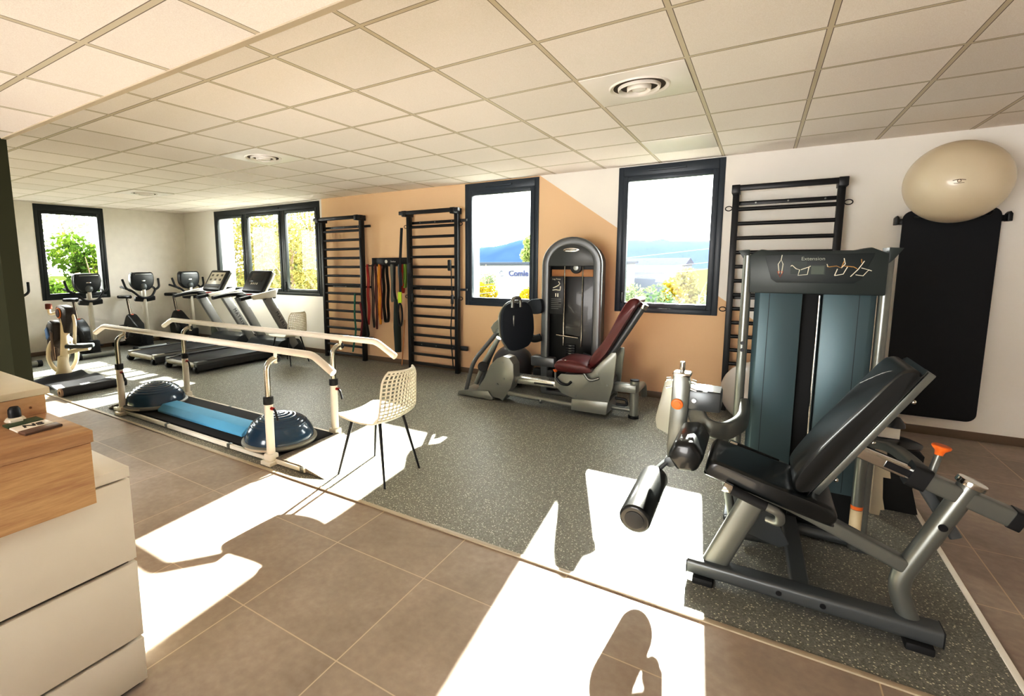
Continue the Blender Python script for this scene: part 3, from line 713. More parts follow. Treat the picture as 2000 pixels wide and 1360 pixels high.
# thigh roll: rounded hexagonal roll lying across the front
hexo = []
for k in range(6):
    a_ = R(60*k+8); hexo.append((.078*math.cos(a_), .082*math.sin(a_)))
hx = []
for k in range(6):
    p0_, p1_, p2_ = (Vector(hexo[(k+q_) % 6]) for q_ in (-1, 0, 1))
    a1_ = p1_+(p0_-p1_)*.22; b1_ = p1_+(p2_-p1_)*.22
    for q_ in range(4): w_ = q_/3; hx.append(tuple(a1_*(1-w_)**2+p1_*2*w_*(1-w_)+b1_*w_*w_))
bm = BM(); secs = []
for y, k in ((.025, .72), (.035, .92), (.06, 1), (.36, 1), (.385, .92), (.395, .72)):
    secs.append([bm.verts.new(Vector((.752+p*k, y, .672+q*k))) for p, q in hx])
for i in range(len(secs)-1):
    for j in range(len(hx)): bm.faces.new((secs[i][j], secs[i][(j+1) % len(hx)], secs[i+1][(j+1) % len(hx)], secs[i+1][j]))
bm.faces.new(secs[0][::-1]); bm.faces.new(secs[-1]); bmesh.ops.recalc_face_normals(bm, faces=bm.faces)
obj('thigh_roll', bm, vinylb, t, sharp=50)
# side hand grips
for y, s in ((.01, -1), (.415, 1)):
    if s < 0: p0 = Vector((.945, y, .572)); p1 = Vector((1.075, y, .530))
    else: p0 = Vector((.945, y, .635)); p1 = Vector((1.12, y, .585))
    bm = BM(); cyl(bm, p0, p1, .021); o = obj('hand_grip', bm, rubber, t)
    bm = BM(); cyl(bm, p0-(p1-p0).normalized()*.035, p0, .0225, bev=.003); obj('grip_end', bm, chrome, o)
    bm = BM(); tube(bm, [p1, p1+Vector((.05, 0, -.016)), p1+Vector((.055, -s*.03, -.075)), p1+Vector((.01, -s*.06, -.08))], .018, rad=.03, n=12); obj('grip_bend', bm, silver, o)
# swinging arm and shin roller
YA = .50
bm = BM(); prism(bm, [(.627, .96), (.70, .96), (.715, .90), (.70, .66), (.672, .47), (.618, .47), (.612, .56), (.622, .80)], 'y', YA-.035, YA+.035, bev=.008)
arm = obj('lever_arm', bm, gm, t)
bm = BM(); box2(bm, (.625, YA-.045, .952), (.715, YA+.045, .975), bev=.01); obj('arm_cap', bm, chrome, arm)
bm = BM(); cyl(bm, (.668, YA, .97), (.668, YA, 1.03), .013, bev=.003); obj('pin', bm, chrome, arm)
bm = BM(); cyl(bm, (.655, YA-.034, .80), (.655, YA-.046, .80), .030, bev=.004); cyl(bm, (.655, YA-.044, .80), (.655, YA-.050, .80), .018); obj('orange_knob', bm, orange, arm)
for sx in (-1, 1):
    bm = BM(); cyl(bm, (.668+sx*.05, YA-.02, .93), (.668+sx*.072, YA-.02, .925), .013); cyl(bm, (.668+sx*.045, YA-.02, .89), (.668+sx*.075, YA-.02, .88), .008); obj('adjuster_bolt', bm, chrome, arm)
bm = BM(); prism(bm, [(.568, .885), (.615, .90), (.64, .60), (.60, .575), (.535, .60), (.525, .66)], 'y', YA+.10, YA+.125, bev=.008); obj('counterweight_plate', bm, P('light_grey_cover', '#9a978c', .4), arm)
bm = BM(); tube(bm, [(.655, YA, .49), (.61, YA-.02, .455), (.56, YA-.05, .40)], 0, prof=(.012, .034, .01), up=(0, 1, 0)); obj('bracket', bm, gmd, arm)
bm = BM(); cyl(bm, (.635, YA-.05, .47), (.635, YA+.02, .47), .03, bev=.004); obj('pivot', bm, gmd, arm)
bm = BM(); cyl(bm, (.545, .01, .315), (.56, .45, .368), .074, .072, n=40, bev=.014); ro = obj('shin_roller', bm, vinylb, arm)
bm = BM(); cyl(bm, (.545, .004, .3145), (.545, .012, .3150), .045, n=32, bev=.001); obj('roller_cap', bm, blackp, ro)
bm = BM(); cyl(bm, (.56, .44, .367), (.562, .50, .374), .02); obj('axle', bm, chrome, ro)
# link between the arm and the tower
bm = BM(); box2(bm, (.705, .47, .775), (.86, .62, .885), bev=.012); o = obj('pivot_housing', bm, gmd, t)
bm = BM(); box2(bm, (.71, .475, .886), (.855, .615, .890)); obj('housing_lid', bm, silver, o)
bm = BM(); cyl(bm, (.735, .468, .83), (.735, .460, .83), .011); obj('bolt', bm, chrome, o)
bm = BM(); tube(bm, [(.72, .53, .80), (.78, .46, .70), (.88, .47, .68), (.96, .62, .70), (.965, .85, .74)], 0, rad=.12, prof=(.045, .022, .012), up=(0, 1, 0)); obj('yoke', bm, gm, t)
bm = BM(); tube(bm, [(.885, .50, .68), (.90, .54, .42), (.96, .60, .08)], 0, prof=(.03, .018, .01), up=(1, 0, 0)); obj('yoke_post', bm, gm, t)
bm = BM(); prism(bm, [(.93, .52), (1.0, .50), (1.20, .13), (1.16, .10), (1.00, .14)], 'y', .52, .535, bev=.003); obj('side_cover', bm, gmd, t)
# cross beam and tower base
bm = BM(); tube(bm, [(1.235, .235, .07), (1.215, 1.0, .07)], 0, prof=(.036, .030, .008), up=(0, 0, 1)); obj('cross_beam', bm, gmd, t)
bm = BM(); tube(bm, [(.99, .66, .05), (1.21, .70, .05)], .024, n=12); obj('base_tube', bm, gmd, t)
bm = BM(); tube(bm, [(1.26, .92, .04), (1.54, .92, .04)], .028, n=12); obj('base_tube', bm, gmd, t)
# weight tower
blu = P('blue_grey_shroud', '#4c6066', .38, metal=.25, var=.05, scale=1.5)
TY = .90
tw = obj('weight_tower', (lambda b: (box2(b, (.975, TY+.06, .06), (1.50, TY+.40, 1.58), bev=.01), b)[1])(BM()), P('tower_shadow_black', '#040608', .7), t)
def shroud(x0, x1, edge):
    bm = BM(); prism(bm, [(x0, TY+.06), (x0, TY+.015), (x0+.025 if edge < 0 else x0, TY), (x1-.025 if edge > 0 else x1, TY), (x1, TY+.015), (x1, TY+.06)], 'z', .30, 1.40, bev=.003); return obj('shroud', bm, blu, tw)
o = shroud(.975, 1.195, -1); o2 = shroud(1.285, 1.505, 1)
for x in (1.045, 1.435):
    bm = BM(); box2(bm, (x-.0015, TY-.0012, .31), (x+.0015, TY+.004, 1.395)); obj('seam', bm, P('seam_dark', '#1c2c32', .5), tw)
bm = BM(); cyl(bm, (1.272, TY+.03, .35), (1.272, TY+.03, 1.38), .008); obj('guide_rod', bm, chrome, tw)
bm = BM()
for k in range(12): box2(bm, (1.205, TY+.035, .10+k*.028), (1.262, TY+.058, .122+k*.028), bev=.002)
obj('weight_stack', bm, P('weight_iron', '#1c1e20', .4, metal=.4), tw)
bm = BM(); prism(bm, [(.945, 1.39), (.935, 1.60), (.99, 1.632), (1.07, 1.620), (1.40, 1.620), (1.46, 1.634), (1.53, 1.60), (1.53, 1.39)], 'y', TY-.035, TY+.16, bev=.008); cap = obj('instruction_head', bm, P('dark_green_grey_plastic', '#2b3534', .4), tw)
bm = BM(); prism(bm, [(1.01, 1.60), (1.045, 1.47), (1.07, 1.45), (1.40, 1.45), (1.43, 1.47), (1.475, 1.605)], 'y', TY-.039, TY-.034, bev=.001); obj('instruction_plate', bm, P('placard_dark', '#20292a', .45), cap)
for s, x in ((-1, .935), (1, 1.53)):
    bm = BM(); prism(bm, [(x, 1.632), (x+s*.055, 1.628), (x+s*.02, 1.57), (x, 1.55)], 'y', TY-.02, TY+.15, bev=.003); obj('head_wing', bm, P('dark_green_grey_plastic', '#2b3534', .4), cap)
bm = BM(); prism(bm, [(1.19, 1.40), (1.195, 1.43), (1.215, 1.442), (1.27, 1.442), (1.29, 1.43), (1.295, 1.40)], 'y', TY-.03, TY+.02, bev=.003); obj('arch', bm, P('mid_grey_plastic', '#4a5052', .4), cap)
yk = TY-.0395
text('Extension', .026, P('pale_print', '#9fa69c', .5), cap, frame_M((1.225, yk, 1.578), (1, 0, 0), (0, 0, 1)))
def stick(pts, mat, w=.0035):
    bm = BM(); tube(bm, [(x, yk-.001, z) for x, z in pts], w, n=6); return bm
pw = P('figure_white', '#d8d6c8', .5); pt_ = P('figure_tan', '#b08a54', .5); pr2 = P('figure_red', '#b05a40', .5)
def fig(x, z, parts, mat): 
    bm = BM()
    for p in parts: tube(bm, [(x+q[0], yk-.001, z+q[1]) for q in p], .0024, n=6)
    obj('pictogram', bm, mat, cap)
fig(1.085, 1.50, [[(-.005, .0), (-.012, .05), (.0, .075), (.01, .05), (.006, .0)], [(0, .075), (.003, .10)]], pw)
fig(1.085, 1.48, [[(-.012, .03), (0, .0), (.012, .03), (-.012, .03)]], pr2)
fig(1.165, 1.49, [[(-.03, .055), (-.01, .035), (.005, .03), (.0, .0), (.04, .005), (.045, .045)], [(-.03, .055), (-.035, .048)], [(.01, .03), (.045, .045), (.052, .05)]], pw)
fig(1.325, 1.49, [[(-.04, .05), (-.03, .045), (-.0, .05), (.02, .04), (.03, .075)], ], pt_)
fig(1.325, 1.49, [[(-.035, .045), (-.04, .06)], [(-.005, .0), (.03, .008), (.045, .045)], [(-.005, .0), (.005, .035)], [(.02, .04), (.035, .06), (.028, .09)]], pw)
fig(1.405, 1.49, [[(-.05, .05), (-.01, .045), (.005, .035)], [(.02, .065), (.018, .085)]], pt_)
fig(1.405, 1.49, [[(-.02, -.005), (.01, .035), (.03, .075)], [(.0, .005), (.03, .0), (.05, .03), (.02, .04)], [(.05, .03), (.062, .025)]], pw)
bm = BM(); box2(bm, (1.13, yk, 1.495), (1.20, yk+.001, 1.565)); box2(bm, (1.205, yk, 1.495), (1.28, yk+.001, 1.545)); obj('panel_tint', bm, P('plate_tint', '#3a4442', .5), cap)
bm = BM(); box2(bm, (1.22, yk-.001, 1.497), (1.275, yk, 1.54)); obj('text_block', bm, P('text_block_grey', '#56605a', .5), cap)
for x in (.93, 1.535):
    bm = BM(); tube(bm, [(x, TY+.02, .30 if x < 1 else .02), (x, TY+.02, 1.60)], 0, prof=(.024, .05 if x < 1 else .03, .02), up=(0, 1, 0)); o = obj('side_tube', bm, gm, tw)
    if x < 1:
        for z in (1.10, 1.06, .60, .45):
            bm = BM(); cyl(bm, (x+.0, TY-.031, z), (x, TY-.036, z), .010); obj('bolt', bm, black, o)
    else:
        bm = BM(); cyl(bm, (x-.03, TY-.01, .02), (x-.03, TY-.01, .80), .026, n=18); q = obj('front_tube', bm, gm, tw)
        bm = BM(); cyl(bm, (x-.03, TY-.01, .10), (x-.03, TY-.01, .24), .0265, n=18); obj('sticker', bm, P('warning_sticker', '#c8b89a', .5), q)
        bm = BM(); cyl(bm, (x-.03, TY-.01, .243), (x-.03, TY-.01, .262), .0268, n=18); obj('sticker_band', bm, orange, q)
bm = BM(); box2(bm, (.89, TY-.02, .0), (.97, TY+.36, .04), bev=.01); box2(bm, (1.50, TY-.02, .0), (1.58, TY+.36, .04), bev=.01); box2(bm, (.97, TY+.06, .005), (1.50, TY+.14, .06), bev=.01); obj('tower_foot', bm, gmd, tw)
bm = BM(); tube(bm, [(1.535, .93, .60), (1.60, .78, .645), (1.66, .58, .625), (1.66, .30, .60)], 0, rad=.2, prof=(.03, .02, .01), up=(0, 0, 1)); obj('curved_brace', bm, gm, t)
bm = BM(); tube(bm, [(1.59, .29, .68), (1.72, .29, .46)], 0, prof=(.02, .03, .01), up=(0, 1, 0)); obj('rear_brace', bm, gmd, t)
# ================================================================== leg press
t = thing('leg_press_machine', 'grey leg press machine with oxblood red seat and tall arched weight tower', 'exercise machine', (-1.0, 2.6, 0))
lg = P('light_grey_frame_paint', '#8f918b', .32, metal=.35, var=.03)
lgd = P('mid_grey_frame_paint', '#6d7072', .34, metal=.5, var=.04)
red = P('oxblood_upholstery', '#5a1412', .42, coat=.3, bump=.1, bscale=80)
A = 880; B = 440; K = .29412
def cp(pts, y): return pts
bm = BM(); prism(bm, [(-1.963, 0.018), (-1.942, 0.063), (-1.777, 0.086), (-1.549, 0.109), (-1.490, 0.029), (-1.500, 0.010)], 'y', 2.43, 2.80, bev=.006); obj('front_foot', bm, lg, t)
for y, pth in ((2.50, [(-1.889, 2.500, 0.032), (-1.785, 2.500, 0.417), (-1.453, 2.500, 0.805)]), (2.72, [(-1.827, 2.500, 0.022), (-1.714, 2.500, 0.362), (-1.548, 2.500, 0.721)])):
    bm = BM(); tube(bm, [(p[0], y, p[2]) for p in pth], .024, rad=.12, n=14, n_f=8); o = obj('front_arm', bm, lgd, t)
    if y < 2.6:
        for p in (pth[0], pth[-1]):
            bm = BM(); cyl(bm, (p[0], y-.035, p[2]), (p[0], y+.035, p[2]), .028, bev=.003); obj('pivot', bm, silver, o)
bm = BM(); tube(bm, [(-1.513, 2.620, 0.699), (-1.690, 2.620, 0.415), (-1.812, 2.620, 0.126)], .028, n=14); obj('push_strut', bm, lg, t)
bm = BM(); cyl(bm, (-1.655, 2.500, 0.369), (-1.709, 2.600, 0.344), .06, n=28, bev=.006); o = obj('pulley', bm, blackp, t)
bm = BM(); prism(bm, [(-1.569, 0.829), (-1.530, 0.884), (-1.408, 0.985), (-1.279, 0.983), (-1.276, 0.714), (-1.368, 0.689), (-1.539, 0.771)], 'y', 2.52, 2.58, bev=.008); obj('foot_plate_bracket', bm, lg, t)
# foot plate faces the seat (+x)
out = smoothpoly([(2.36, .84), (2.37, .96), (2.41, 1.06), (2.50, 1.115), (2.60, 1.10), (2.70, 1.115), (2.79, 1.06), (2.83, .96), (2.84, .84), (2.83, .70), (2.77, .58), (2.68, .535), (2.50, .52), (2.42, .60), (2.37, .70)], 4)
bm = BM(); prism(bm, out, 'x', -1.345, -1.31, bev=.008); bm.transform(Matrix.Translation((-1.27, 2.6, .86)) @ Matrix.Rotation(R(-22), 4, 'Z') @ Matrix.Rotation(R(-4), 4, 'Y') @ Matrix.Diagonal((1, 1, .90, 1)) @ Matrix.Translation((1.33, -2.6, -.82)))
fp = obj('foot_plate', bm, P('blue_black_rubber', '#1b2530', .6, bump=.5, bscale=150), t)
bm = BM(); prism(bm, smoothpoly([(2.35, .84), (2.37, 1.0), (2.50, 1.125), (2.70, 1.125), (2.83, 1.0), (2.85, .84), (2.83, .66), (2.70, .52), (2.50, .51), (2.37, .68)], 4), 'x', -1.37, -1.35, bev=.005); bm.transform(Matrix.Translation((-1.27, 2.6, .86)) @ Matrix.Rotation(R(-22), 4, 'Z') @ Matrix.Rotation(R(-4), 4, 'Y') @ Matrix.Diagonal((1, 1, .90, 1)) @ Matrix.Translation((1.33, -2.6, -.82))); obj('backing_plate', bm, lg, fp)
bm = BM(); tube(bm, [(-1.29, 2.50, 1.07), (-1.29, 2.51, 1.18), (-1.25, 2.62, 1.18), (-1.25, 2.63, 1.07)], .018, rad=.05, n=12); obj('hand_loop', bm, silver, fp)
bm = BM(); prism(bm, [(-1.708, 0.100), (-1.618, 0.237), (-1.541, 0.404), (-1.455, 0.492), (-1.371, 0.529), (-1.297, 0.516), (-1.247, 0.445), (-1.241, 0.301), (-1.275, 0.177), (-1.376, 0.015), (-1.414, 0.035), (-1.549, 0.042)], 'y', 2.45, 2.62, bev=.008); sp = obj('front_side_cover', bm, lg, t)
for q in ((-1.382, 2.445, 0.457), (-1.362, 2.445, 0.271), (-1.445, 2.445, 0.199), (-1.281, 2.445, 0.271)):
    bm = BM(); cyl(bm, (q[0], 2.452, q[2]), (q[0], 2.444, q[2]), .012); obj('bolt', bm, silver, sp)
bm = BM(); box2(bm, (-1.30, 2.50, .225), (-.72, 2.68, .305), bev=.012); ra = obj('upper_rail', bm, P('bright_rail', '#b9bab4', .25, metal=.8), t)
bm = BM(); box2(bm, (-1.02, 2.497, .25), (-.80, 2.503, .268), bev=.001); obj('slot', bm, black, ra)
bm = BM()
for k in range(18): cyl(bm, (-1.22+.026*k, 2.56, .3045), (-1.22+.026*k, 2.56, .3062), .007, n=8)
obj('scale_holes', bm, black, ra)
bm = BM(); tube(bm, [(-1.312, 2.470, 0.111), (-0.561, 2.470, 0.089)], .026, n=14); lr = obj('lower_rail', bm, lg, t)
bm = BM(); cyl(bm, (-.935, 2.47, .082), (-.915, 2.47, .080), .031, n=16, bev=.003); obj('collar', bm, silver, lr)
# seat carriage
for y in (2.44, 2.76):
    bm = BM(); prism(bm, [(-0.771, 0.331), (-0.699, 0.412), (-0.579, 0.418), (-0.469, 0.432), (-0.364, 0.490), (-0.277, 0.592), (-0.193, 0.683), (-0.147, 0.688), (-0.141, 0.651), (-0.169, 0.331), (-0.205, 0.172), (-0.279, 0.169), (-0.557, 0.167), (-0.686, 0.204), (-0.762, 0.275)], 'y', y, y+.02, bev=.006)
    q = obj('side_cover', bm, lg, t)
    if y < 2.5:
        for w in ((-0.538, 2.440, 0.196), (-0.223, 2.440, 0.349), (-0.322, 2.440, 0.451)):
            bm = BM(); cyl(bm, (w[0], 2.442, w[2]), (w[0], 2.435, w[2]), .011); obj('bolt', bm, silver, q)
bm = BM(); prism(bm, [(-0.577, 0.166), (-0.203, 0.183), (-0.221, 0.046), (-0.582, 0.045)], 'y', 2.425, 2.80, bev=.008); obj('carriage_skirt', bm, lg, t)
bm = BM(); box2(bm, (-.70, 2.46, .22), (-.20, 2.76, .40), bev=.02); obj('carriage_body', bm, lgd, t)
# seat and back pad
bm = BM(); cs = []
for s, k in ((-1, .6), (-.93, .88), (-.75, 1), (0, 1.02), (.75, 1), (.93, .88), (1, .6)):
    cs.append([bm.verts.new((p, 2.60+s*.235, .50+(q-.50)*k)) for p, q in smoothpoly([(-.745, .50), (-.73, .55), (-.66, .575), (-.50, .565), (-.39, .53), (-.37, .49), (-.40, .455), (-.60, .44), (-.72, .45)], 4)])
for i in range(len(cs)-1):
    for j in range(len(cs[0])): bm.faces.new((cs[i][j], cs[i][(j+1) % len(cs[0])], cs[i+1][(j+1) % len(cs[0])], cs[i+1][j]))
bm.faces.new(cs[0][::-1]); bm.faces.new(cs[-1]); bmesh.ops.recalc_face_normals(bm, faces=bm.faces); obj('seat_pad', bm, red, t, sharp=50)
bm = BM(); cs = []
bp_ = smoothpoly([(-0.417, 0.565), (-0.374, 0.647), (-0.301, 0.746), (-0.231, 0.858), (-0.176, 0.967), (-0.136, 1.058), (-0.090, 1.149), (-0.043, 1.206), (0.012, 1.225), (0.047, 1.198), (0.015, 1.139), (-0.076, 0.973), (-0.184, 0.771), (-0.268, 0.627), (-0.377, 0.507), (-0.408, 0.519)], 3)
cx_ = sum(p[0] for p in bp_)/len(bp_); cz_ = sum(p[1] for p in bp_)/len(bp_)
for s, k in ((-1, .93), (-.93, .985), (-.8, 1), (0, 1), (.8, 1), (.93, .985), (1, .93)):
    cs.append([bm.verts.new((cx_+(p-cx_)*k, 2.60+s*.17, cz_+(q-cz_)*k)) for p, q in bp_])
for i in range(len(cs)-1):
    for j in range(len(cs[0])): bm.faces.new((cs[i][j], cs[i][(j+1) % len(cs[0])], cs[i+1][(j+1) % len(cs[0])], cs[i+1][j]))
bm.faces.new(cs[0][::-1]); bm.faces.new(cs[-1]); bmesh.ops.recalc_face_normals(bm, faces=bm.faces); obj('back_pad', bm, red, t, sharp=50)
bm = BM(); tube(bm, [(-0.258, 2.600, 0.599), (0.048, 2.600, 1.126)], .036, n=18); o = obj('back_tube', bm, lgd, t)
bm = BM(); cyl(bm, (0.041, 2.600, 1.116), (0.067, 2.600, 1.161), .042, bev=.005); obj('cap', bm, chrome, o)
# shoulder grips
bm = BM(); cyl(bm, (-0.636, 2.400, 0.551), (-0.525, 2.400, 0.513), .020); gr = obj('hand_grip', bm, rubber, t)
bm = BM(); tube(bm, [(-0.525, 2.400, 0.513), (-0.474, 2.400, 0.495), (-0.391, 2.400, 0.377), (-0.303, 2.430, 0.413)], .014, rad=.06, n=12); obj('grip_arm', bm, silver, gr)
bm = BM(); cyl(bm, (-0.649, 2.400, 0.556), (-0.628, 2.400, 0.548), .022); obj('grip_end', bm, chrome, gr)
bm = BM(); cyl(bm, (-0.582, 2.800, 0.565), (-0.491, 2.800, 0.541), .022); gr = obj('hand_grip', bm, rubber, t)
bm = BM(); tube(bm, [(-0.491, 2.800, 0.541), (-0.402, 2.800, 0.533), (-0.383, 2.800, 0.421)], .014, rad=.04, n=12); obj('grip_arm', bm, silver, gr)
bm = BM(); cyl(bm, (-0.778, 2.500, 0.319), (-0.780, 2.500, 0.409), .011); kn = obj('knob_stem', bm, silver, t)
bm = BM(); cyl(bm, (-0.780, 2.500, 0.409), (-0.780, 2.500, 0.436), .016, .028, bev=.003); obj('orange_knob', bm, orange, kn)
bm = BM(); tube(bm, [(-0.744, 2.420, 0.365), (-0.694, 2.420, 0.307), (-0.614, 2.420, 0.306), (-0.583, 2.420, 0.345)], .013, rad=.05, n=10); obj('release_lever', bm, black, t)
# rear stand
bm = BM(); box2(bm, (-.19, 2.55, .27), (.03, 2.66, .355), bev=.012); rb = obj('rear_bracket', bm, lg, t)
for x in (-.10, -.04):
    bm = BM(); cyl(bm, (x, 2.553, .31), (x, 2.545, .31), .014); obj('bolt', bm, silver, rb)
bm = BM(); cyl(bm, (.0, 2.62, .03), (.0, 2.62, .385), .042, n=24); rp = obj('rear_post', bm, lg, t)
bm = BM(); cyl(bm, (.0, 2.62, .383), (.0, 2.62, .398), .044, bev=.004); obj('cap', bm, blackp, rp)
bm = BM(); cyl(bm, (.0, 2.62, .0), (.0, 2.62, .032), .050, bev=.004); obj('rubber_foot', bm, rubber, rp)
bm = BM(); tube(bm, [(-.25, 2.62, .085), (-.03, 2.62, .085)], .026, n=14); tube(bm, [(.0, 2.66, .27), (.0, 3.05, .27), (.0, 3.12, .12)], .034, rad=.08, n=14); obj('rear_tube', bm, lg, t)
bm = BM(); tube(bm, [(-.17, 2.56, .20), (-.06, 2.56, .20), (-.05, 2.56, .14), (-.16, 2.56, .14)], .014, rad=.03, n=10); obj('cable_guide', bm, blackp, t)
# connection to the tower with arm rests
bm = BM(); box2(bm, (-1.28, 3.0, .33), (-.98, 3.14, .45), bev=.02); obj('link_arm', bm, lgd, t)
bm = BM(); box2(bm, (-1.26, 3.02, .10), (-1.0, 3.12, .30), bev=.02); obj('lower_link', bm, blackp, t)
bm = BM(); prism(bm, smoothpoly([(-1.34, 1.03), (-1.27, 1.12), (-1.19, 1.14), (-1.13, 1.12), (-1.13, .98), (-1.29, .97)], 4), 'y', 2.93, 3.02, bev=.01); obj('arm_rest', bm, P('blue_black_rubber', '#1b2530', .6), t)
bm = BM(); tube(bm, [(-1.36, 2.95, .90), (-1.32, 2.95, .72), (-1.22, 2.95, .66), (-1.14, 2.97, .69)], .045, rad=.08, n=14); obj('hand_rest', bm, rubber, t)
# tower
X0, X1, TYF = -1.145, -.485, 3.02
def arch(x0, x1, z0, zt, r, n=14):
    cx = (x0+x1)/2; rr = (x1-x0)/2; zc = zt-rr*r
    return [(x0, z0)] + [(cx-rr*math.cos(math.pi*k/n), zc+rr*r*math.sin(math.pi*k/n)) for k in range(n+1)] + [(x1, z0)]
bm = BM(); prism(bm, arch(X0+.03, X1-.03, .06, 1.80, .9), 'y', TYF+.06, TYF+.34, bev=.01); tw = obj('weight_tower', bm, P('smoked_black_shroud', '#08090b', .3, coat=.15), t)
fr = [(x, TYF+.03, z) for x, z in arch(X0+.03, X1-.03, .03, 1.80, .9, 20)]
bm = BM(); tube(bm, fr, 0, prof=(.046, .034, .02), up=(0, 1, 0)); obj('arch_frame', bm, lgd, tw)
bm = BM(); prism(bm, [p for p in arch(X0+.07, X1-.07, 1.52, 1.775, .86)], 'y', TYF+.0, TYF+.06, bev=.006); hd = obj('head_plate', bm, P('dark_grey_cover', '#45494a', .35), tw)
bm = BM(); prism(bm, [(p[0]*.16*.5-.815, p[1]*.022+1.70) for p in [(math.cos(2*math.pi*k/24)*1.15, math.sin(2*math.pi*k/24)) for k in range(24)]], 'y', TYF-.004, TYF+.0, bev=.001); bd = obj('badge', bm, chrome, hd)
bm = BM(); box2(bm, (-.88, TYF-.0055, 1.693), (-.75, TYF-.004, 1.707)); obj('badge_print', bm, P('badge_grey', '#6c6c66', .5), bd)
bm = BM(); box2(bm, (X0+.09, TYF+.045, 1.40), (X1-.09, TYF+.058, 1.48), bev=.003); obj('tan_panel', bm, P('tan_panel', '#a47a50', .5), tw)
bm = BM(); cyl(bm, (-.76, TYF+.01, 1.50), (-.76, TYF+.05, 1.50), .065, n=32, bev=.008); pu = obj('pulley', bm, blackp, tw)
bm = BM(); cyl(bm, (-.76, TYF+.004, 1.50), (-.76, TYF+.012, 1.50), .03, n=24, bev=.003); obj('hub', bm, silver, pu)
for x in (-.90, -.69):
    bm = BM(); cyl(bm, (x, TYF+.045, .60), (x, TYF+.045, 1.56), .008, n=10); obj('guide_rod', bm, chrome, tw)
bm = BM(); tube(bm, [(-.98, TYF+.03, .72), (-.72, TYF+.03, .70)], .011, n=8); obj('lift_bar', bm, chrome, tw)
bm = BM()
for k in range(14): box2(bm, (-.87, TYF+.035, .20+k*.03), (-.76, TYF+.065, .226+k*.03), bev=.003)
obj('weight_stack', bm, P('weight_iron', '#1c1e20', .4, metal=.4), tw)
bm = BM(); 
for k in range(14): box2(bm, (-.83, TYF+.032, .21+k*.03), (-.80, TYF+.036, .216+k*.03))
obj('weight_numbers', bm, P('pale_print', '#9fa69c', .5), tw)
bm = BM(); box2(bm, (X0+.085, TYF-.012, .97), (X0+.255, TYF-.004, 1.40), bev=.002); pl = obj('placard', bm, P('placard_black', '#101214', .4), tw)
text('Leg Press', .026, pw, pl, frame_M((X0+.17, TYF-.0125, 1.372), (1, 0, 0), (0, 0, 1)))
bm = BM()
yy = TYF-.0135; cx = X0+.175
tube(bm, [(cx+.02, yy, 1.345), (cx+.035, yy, 1.32), (cx+.02, yy, 1.30), (cx-.01, yy, 1.285), (cx-.045, yy, 1.27)], .006, n=6)
tube(bm, [(cx-.05, yy, 1.245), (cx-.01, yy, 1.25), (cx+.04, yy, 1.245), (cx+.045, yy, 1.29)], .006, n=6)
tube(bm, [(cx-.01, yy, 1.21), (cx-.01, yy, 1.17)], .006, n=6); tube(bm, [(cx+.015, yy, 1.21), (cx+.015, yy, 1.17)], .006, n=6)
obj('pictogram', bm, pw, pl)
bm = BM()
for k in range(6): box2(bm, (X0+.11, yy, 1.14-k*.022), (X0+.23-(.03 if k % 3 == 2 else 0), yy+.001, 1.146-k*.022))
obj('small_print', bm, P('print_grey', '#707472', .5), pl)
bm = BM(); box2(bm, (X0, TYF, 0), (X1, TYF+.40, .05), bev=.01); obj('tower_foot', bm, lgd, tw)

# ================================================================== balls, stool and boards by the wall
t = thing('exercise_ball', 'dark grey exercise ball on the floor behind the leg press', 'ball', (-1.60, 3.2, 0))
bm = BM(); sphere(bm, (-1.60, 3.2, .265), .265, n=48); obj('body', bm, P('dark_grey_ball', '#45454a', .3, coat=.4), t)
t = thing('exercise_ball', 'light grey exercise ball on the floor between the third wall bars and the weight tower', 'ball', (1.02, 3.08, 0))
bm = BM(); sphere(bm, (1.02, 3.08, .30), .30, n=48); obj('body', bm, P('light_grey_ball', '#b5b0ac', .35, coat=.3), t)
bm = BM(); lathe(bm, [(0, .452), (.09, .452), (.125, .465), (.128, .478), (.09, .494), (0, .50)], (1.735, 1.46, 0)); t = tag(obj('balance_disc', bm, vinylb, origin=(1.735, 1.46, .452)), 'flat round black balance disc lying on top of the cream notched board', 'disc')
bm = BM(); tube(bm, [(1.72, 1.36, .47), (1.71, 1.31, .43), (1.77, 1.27, .41)], .006, rad=.02, n=8); obj('strap_loop', bm, black, t)
bm = BM(); box2(bm, (1.655, 1.44, .5005), (1.755, 1.51, .565), bev=.003); tag(obj('small_box', bm, white, origin=(1.7, 1.47, .5)), 'small white box lying on the flat black disc', 'box')
bm = BM(); lathe(bm, [(0, .63), (.02, .625), (.045, .59), (.048, .568), (0, .566)], (1.735, 1.475, 0)); tag(obj('knob_weight', bm, P('dark_grey_iron', '#2c2d2e', .4), origin=(1.735, 1.475, .566)), 'small dark rounded weight sitting on the white box', 'weight')
bm = BM(); prism(bm, [(1.655, .0), (1.700, .0), (1.703, .04), (1.722, .045), (1.708, .12), (1.700, .25), (1.735, .25), (1.725, .32), (1.71, .32), (1.705, .451), (1.655, .451)], 'y', 1.44, 1.515, bev=.001)
tag(obj('notched_board', bm, P('cream_board', '#d8ceb8', .6), origin=(1.68, 1.5, 0)), 'tall cream notched board standing behind the weight tower with the disc on it', 'board')
bm = BM(); prism(bm, [(1.71, .0), (1.90, .0), (1.86, .17), (1.90, .20), (1.92, .23), (1.89, .24), (1.90, .38), (1.72, .50)], 'y', 1.56, 1.70, bev=.003)
tag(obj('folded_block', bm, rubber, origin=(1.8, 1.6, 0)), 'black folded foam block with a notched edge behind the cream board', 'block')

